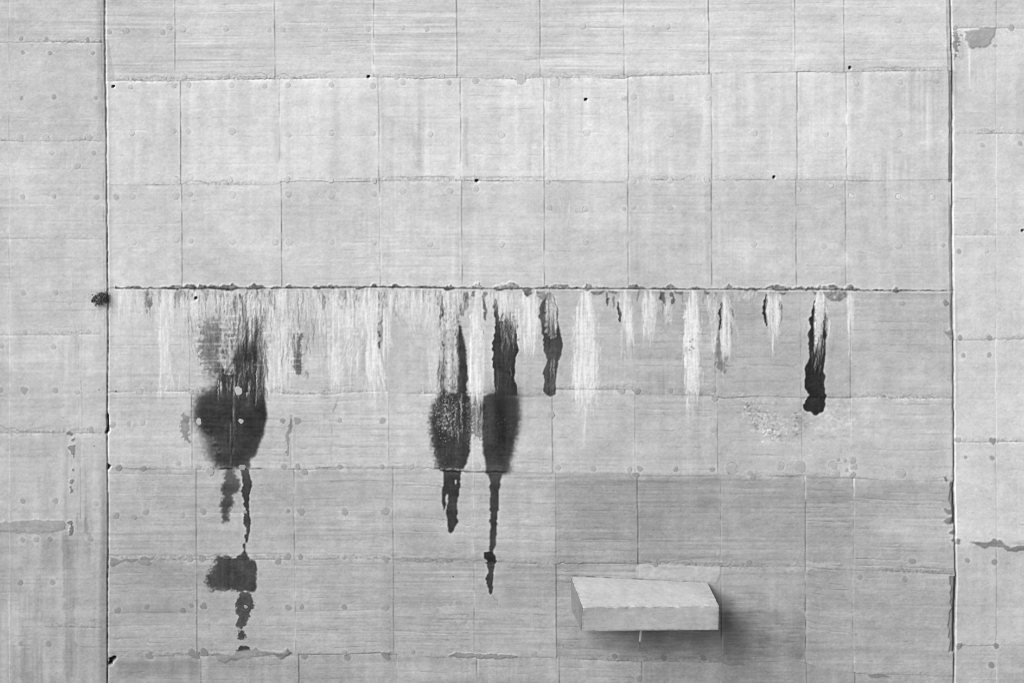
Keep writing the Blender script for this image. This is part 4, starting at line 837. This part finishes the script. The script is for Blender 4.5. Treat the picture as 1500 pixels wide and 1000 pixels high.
fid = np.where(OV > 0, 100000 + OV, PID)[np.ix_(cym, cxm)].ravel()
I, Jx = np.meshgrid(np.arange(ny - 1), np.arange(nx - 1), indexing='ij')
tl = (I * nx + Jx).ravel()
quads = np.stack([tl + nx, tl + nx + 1, tl + 1, tl], 1)
order = np.argsort(fid, kind='stable'); fid_s = fid[order]; quads = quads[order]
ids, starts = np.unique(fid_s, return_index=True); ends = np.append(starts[1:], len(fid_s))
for i, a, b in zip(ids, starts, ends):
    q = quads[a:b]; u, inv = np.unique(q.ravel(), return_inverse=True)
    if i > 100000: name, blk, lab = PARTS[int(i - 100000)]
    else: name, blk, lab = "panel", int(i) // 10000, None
    me = bpy.data.meshes.new(name)
    me.vertices.add(len(u)); me.vertices.foreach_set("co", co[u].ravel())
    me.loops.add(len(q) * 4); me.loops.foreach_set("vertex_index", inv.astype(np.int32).ravel())
    me.polygons.add(len(q)); me.polygons.foreach_set("loop_start", np.arange(0, len(q) * 4, 4, dtype=np.int32))
    me.update(calc_edges=True)
    me.polygons.foreach_set("use_smooth", np.ones(len(q), bool))
    for an, arr in (("tone", vt), ("wet", vw)):
        at = me.attributes.new(an, 'FLOAT', 'POINT'); at.data.foreach_set("value", arr[u])
    me.materials.append(M_wall)
    o = bpy.data.objects.new(name, me); COL.objects.link(o); o.parent = blocks[blk]
    o.matrix_parent_inverse = blocks[blk].matrix_world.inverted()
    if lab: o['label'] = lab
# the mass of concrete behind each face
def box(name, x0, x1, y0, y1, z0, z1, mat, parent):
    v = [(x0, y0, z0), (x1, y0, z0), (x1, y1, z0), (x0, y1, z0), (x0, y0, z1), (x1, y0, z1), (x1, y1, z1), (x0, y1, z1)]
    f = [(0, 1, 5, 4), (1, 2, 6, 5), (2, 3, 7, 6), (3, 0, 4, 7), (4, 5, 6, 7), (3, 2, 1, 0)]
    o = mesh_obj(name, v, f, mat, parent); o.matrix_parent_inverse = parent.matrix_world.inverted(); return o
for blk, a, b in ((1, -301, 156), (0, 157, 1395), (2, 1396, 1801)):
    box("wall_core", wx(a), wx(b), .26, 2.6, 0.0, wz(-251), M_core, blocks[blk])

# ------------------------------------------------------------------ plugs
Ts = blur(T, 2.5)
pm = []
for k in range(12):
    n = 14; ang = np.linspace(0, 2 * math.pi, n, endpoint=False)
    rad = 1 + .10 * np.sin(2 * ang + R.uniform(0, 6)) + .07 * np.sin(3 * ang + R.uniform(0, 6)) + R.uniform(-.11, .11, n)
    if 5 < k < 8: rad *= 1 + .16 * np.cos(2 * ang)
    if k > 7: rad *= 1 + .2 * np.sin(3 * ang + R.uniform(0, 6)) + R.uniform(-.2, .2, n)
    v = []; f = []
    for s, y in ((1.0, .012), (1.0, -.0008), (.85, -.0016)):
        v += [(math.cos(a) * r * s, y, math.sin(a) * r * s) for a, r in zip(ang, rad)]
    for q in range(2):
        f += [(q * n + i, q * n + (i + 1) % n, (q + 1) * n + (i + 1) % n, (q + 1) * n + i) for i in range(n)]
    v.append((0, -.0019, 0)); f += [(2 * n + i, 2 * n + (i + 1) % n, 3 * n) for i in range(n)]
    me = bpy.data.meshes.new("plug"); me.from_pydata(v, [], f); me.update(); me.materials.append(M_plug); pm.append(me)
WHITE = {(349.5, 572.0): 190, (291.0, 617.0): 188, (353.0, 616.5): 182, (355.0, 684.0): 160, (359.0, 749.0): 160, (360.0, 888.0): 160}
for x, y, r, d, ring in PL:
    o = bpy.data.objects.new("plug", pm[R.randint(8, 12) if r > 4.4 and (x, y) not in WHITE else R.randint(8)]); COL.objects.link(o)
    ix, iy, q = int(x) - CX0, int(y) - CY0, int(r) + 1
    zt = float(np.percentile(Z[iy - q:iy + q + 1, ix - q:ix + q + 1], 85))
    t = WHITE.get((x, y)) or max(60, float(Ts[iy, ix]) + d)
    t = t / 255; o['tone'] = float((((t + .055) / 1.055)**2.4) / ALB_K)
    o.location = (wx(x), -zt, wz(y)); o.scale = (r / 100, 1, r / 100 * R.uniform(.92, 1.2)); o.rotation_euler = (0, R.uniform(0, 6.28) * 0 + R.uniform(-.5, .5), 0)
    blk = 1 if x < 157 else (2 if x > 1396 else 0)
    o.parent = blocks[blk]; o.matrix_parent_inverse = blocks[blk].matrix_world.inverted()

# ------------------------------------------------------------------ the ledge
SC = 1.030                              # how much nearer its front is
def front(px, py, s=SC):                # drawing position of the front corner -> world
    d = D * (1 - 1 / s); return np.array([wx(VX + (px - VX) / s), -d, wz(VY + (py - VY) / s)])
def back(px, py): return np.array([wx(px), .06, wz(py)])
fTL, fTR, fBR, fBL = front(853.7, 889.3), front(1053.6, 886.8), front(1052.8, 922.0), front(851.6, 924.2)
bTL, bTR, bBR, bBL = back(835.6, 843.6), back(1036.9, 853.0), back(1037.5, 897.0), back(837.4, 894.0)
def face_grid(a, b, c, d, nu, nv, bev, tone, seed, rough=.004):
    """quad a(bl) b(br) c(tr) d(tl) as a slightly rough, round-edged patch"""
    rs = np.random.RandomState(seed)
    return None
def ledge_mesh():
    # one closed surface: ring profile front/back lofted over a grid, edges rounded by pulling them in
    P = {}
    verts = []; faces = []; tones = []
    n_cent = np.cross(fTR - fTL, fBL - fTL)
    ctr = (fTL + fTR + fBR + fBL + bTL + bTR + bBR + bBL) / 8
    rs = np.random.RandomState(5)
    def lowf(k): 
        a = rs.standard_normal((12, 4)); return lambda p: sum(math.sin(a[i, 0] * k * p[0] + a[i, 1] * k * p[1] + a[i, 2] * k * p[2] + 6 * a[i, 3]) for i in range(12)) / 3.5
    lf, hf = lowf(2.2), lowf(9.0); lf3 = lowf(28.0)
    def patch(a, b, c, d, nu, nv, tone):
        nrm = np.cross(b - a, d - a); nrm /= np.linalg.norm(nrm)
        lu = np.linalg.norm(b - a); lv = np.linalg.norm(d - a)
        base = len(verts)
        us = np.concatenate([[0, .004 / lu, .012 / lu], np.linspace(.03 / lu, 1 - .03 / lu, nu), [1 - .012 / lu, 1 - .004 / lu, 1]])
        vs = np.concatenate([[0, .004 / lv, .012 / lv], np.linspace(.03 / lv, 1 - .03 / lv, nv), [1 - .012 / lv, 1 - .004 / lv, 1]])
        for v in vs:
            for u in us:
                p = (a * (1 - u) + b * u) * (1 - v) + (d * (1 - u) + c * u) * v
                e = min(u * lu, (1 - u) * lu, v * lv, (1 - v) * lv)
                chip = max(0, lf3(p) - .9) * .007
                pull = max(0, .010 + chip - e)**1.0 * .45
                q = p + (ctr - p) / np.linalg.norm(ctr - p) * pull + nrm * (.0022 * lf(p) + .0014 * hf(p)) * min(1, e / .03)
                verts.append(tuple(q))
                t = tone + 3.5 * lf(p) + 3.0 * hf(p) + 2.2 * lf3(p) - (30 if rs.rand() < .003 else 0)
                tones.append(t)
        U, Vn = len(us), len(vs)
        g = rs.standard_normal((4, Vn, U)); nz = [x / x.std() for x in (blur(g[0], .6), blur(g[1], 2.2, 1.6), blur(g[2], 14, .8), blur(g[3], 9, 6))]
        tt = 2.4 * nz[0] + 1.8 * nz[1] + 1.5 * nz[2] + 2.4 * nz[3]
        tt -= 24 * np.exp(-(nz[3] / .07)**2) * (nz[1] > .6) + 60 * (blur((g[0] > 3.0).astype(float), .5))
        tt -= 11 * smooth(.8, 2.2, nz[3]) + 40 * (blur((g[3] > 2.9).astype(float), .7, .6)) + 6 * smooth(1.0, 2.0, nz[2]) * smooth(0, 1, nz[3])
        ee = np.minimum(np.minimum(us * lu, (1 - us) * lu)[None, :], np.minimum(vs * lv, (1 - vs) * lv)[:, None])
        tt += np.where(ee < .014, -9 + 9 * nz[1], 0)
        for q in range(U * Vn): tones[base + q] += float(tt.ravel()[q])
        for i in range(Vn - 1):
            for j_ in range(U - 1):
                k = base + i * U + j_; faces.append((k, k + 1, k + U + 1, k + U))
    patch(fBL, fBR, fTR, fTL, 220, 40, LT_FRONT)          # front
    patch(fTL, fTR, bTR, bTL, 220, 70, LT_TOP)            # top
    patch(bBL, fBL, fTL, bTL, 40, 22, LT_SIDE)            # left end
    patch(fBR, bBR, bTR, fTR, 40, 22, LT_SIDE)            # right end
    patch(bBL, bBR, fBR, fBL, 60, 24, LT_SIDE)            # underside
    return verts, faces, np.array(tones)
LT_FRONT, LT_TOP, LT_SIDE = 174, 183, 126  # shade painted into the faces: front below top, ends and underside darkest
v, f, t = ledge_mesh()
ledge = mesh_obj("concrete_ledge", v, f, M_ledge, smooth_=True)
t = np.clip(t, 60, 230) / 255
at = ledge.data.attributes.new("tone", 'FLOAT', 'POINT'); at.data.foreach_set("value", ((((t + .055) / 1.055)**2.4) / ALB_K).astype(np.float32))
at = ledge.data.attributes.new("wet", 'FLOAT', 'POINT')
ledge['label'] = "pale concrete ledge block jutting from the lower right of the middle wall"; ledge['category'] = "ledge"
# drip pipe below it
def tube(p0, p1, r, n=12):
    p0, p1 = np.array(p0, float), np.array(p1, float); d = (p1 - p0) / np.linalg.norm(p1 - p0)
    a = np.cross(d, [1, 0, 0.01]); a /= np.linalg.norm(a); b = np.cross(d, a); v = []; f = []
    for p, rr in ((p0, r), (p1, r), (p1, r * .7), (p1 - d * .06, r * .7)):
        v += [tuple(p + rr * (math.cos(2 * math.pi * i / n) * a + math.sin(2 * math.pi * i / n) * b)) for i in range(n)]
    for q in range(3): f += [(q * n + i, q * n + (i + 1) % n, (q + 1) * n + (i + 1) % n, (q + 1) * n + i) for i in range(n)]
    f.append(tuple(range(3 * n, 4 * n))); return v, f
tp = front(939.5, 915, 1.018); bt = front(937.6, 938.5, 1.018)
v, f = tube(tp, bt, .017)
mesh_obj("drip_pipe", v, f, M_pipe, ledge, smooth_=True)

# ------------------------------------------------------------------ weed in the left joint
v = []; f = []
def leaf(px, py, dz, L, a, tilt):
    c = np.array([wx(px), -dz, wz(py)])
    u = np.array([math.cos(a), -.5 * math.sin(tilt), math.sin(a)]); u /= np.linalg.norm(u)
    w = np.cross(u, [math.sin(tilt) * .6, -1, .2]); w /= np.linalg.norm(w); b = len(v); wd = L * .3
    v.extend([tuple(c), tuple(c + u * L * .35 + w * wd), tuple(c + u * L * .4 + np.array([0, -.006, 0])), tuple(c + u * L * .35 - w * wd), tuple(c + u * L)])
    f.extend([(b, b + 2, b + 1), (b, b + 3, b + 2), (b + 1, b + 2, b + 4), (b + 2, b + 3, b + 4)])
for cx_, cy_, sx_, sy_, n in ((151, 434, 4.2, 5.0, 200), (148, 442, 3, 2.6, 70), (140, 434, 2.2, 2.4, 50), (137, 439, 2.2, 1.3, 34), (155, 431, 2, 3.5, 60), (142, 442.6, 1.6, 1.6, 24), (146, 430, 2.5, 2, 36), (156, 439, 1.6, 4, 50)):
    for _ in range(n):
        x = R.normal(cx_, sx_ * .62); y = R.normal(cy_, sy_ * .62)
        if x > 158.5: continue
        leaf(x, y, R.uniform(.005, .07), R.uniform(.018, .036), R.uniform(0, 6.28), R.uniform(-1, 1))
weed = mesh_obj("weed", v, f, M_weed)
weed['label'] = "dark leafy weed clump growing out of the left wall joint"; weed['category'] = "plant"
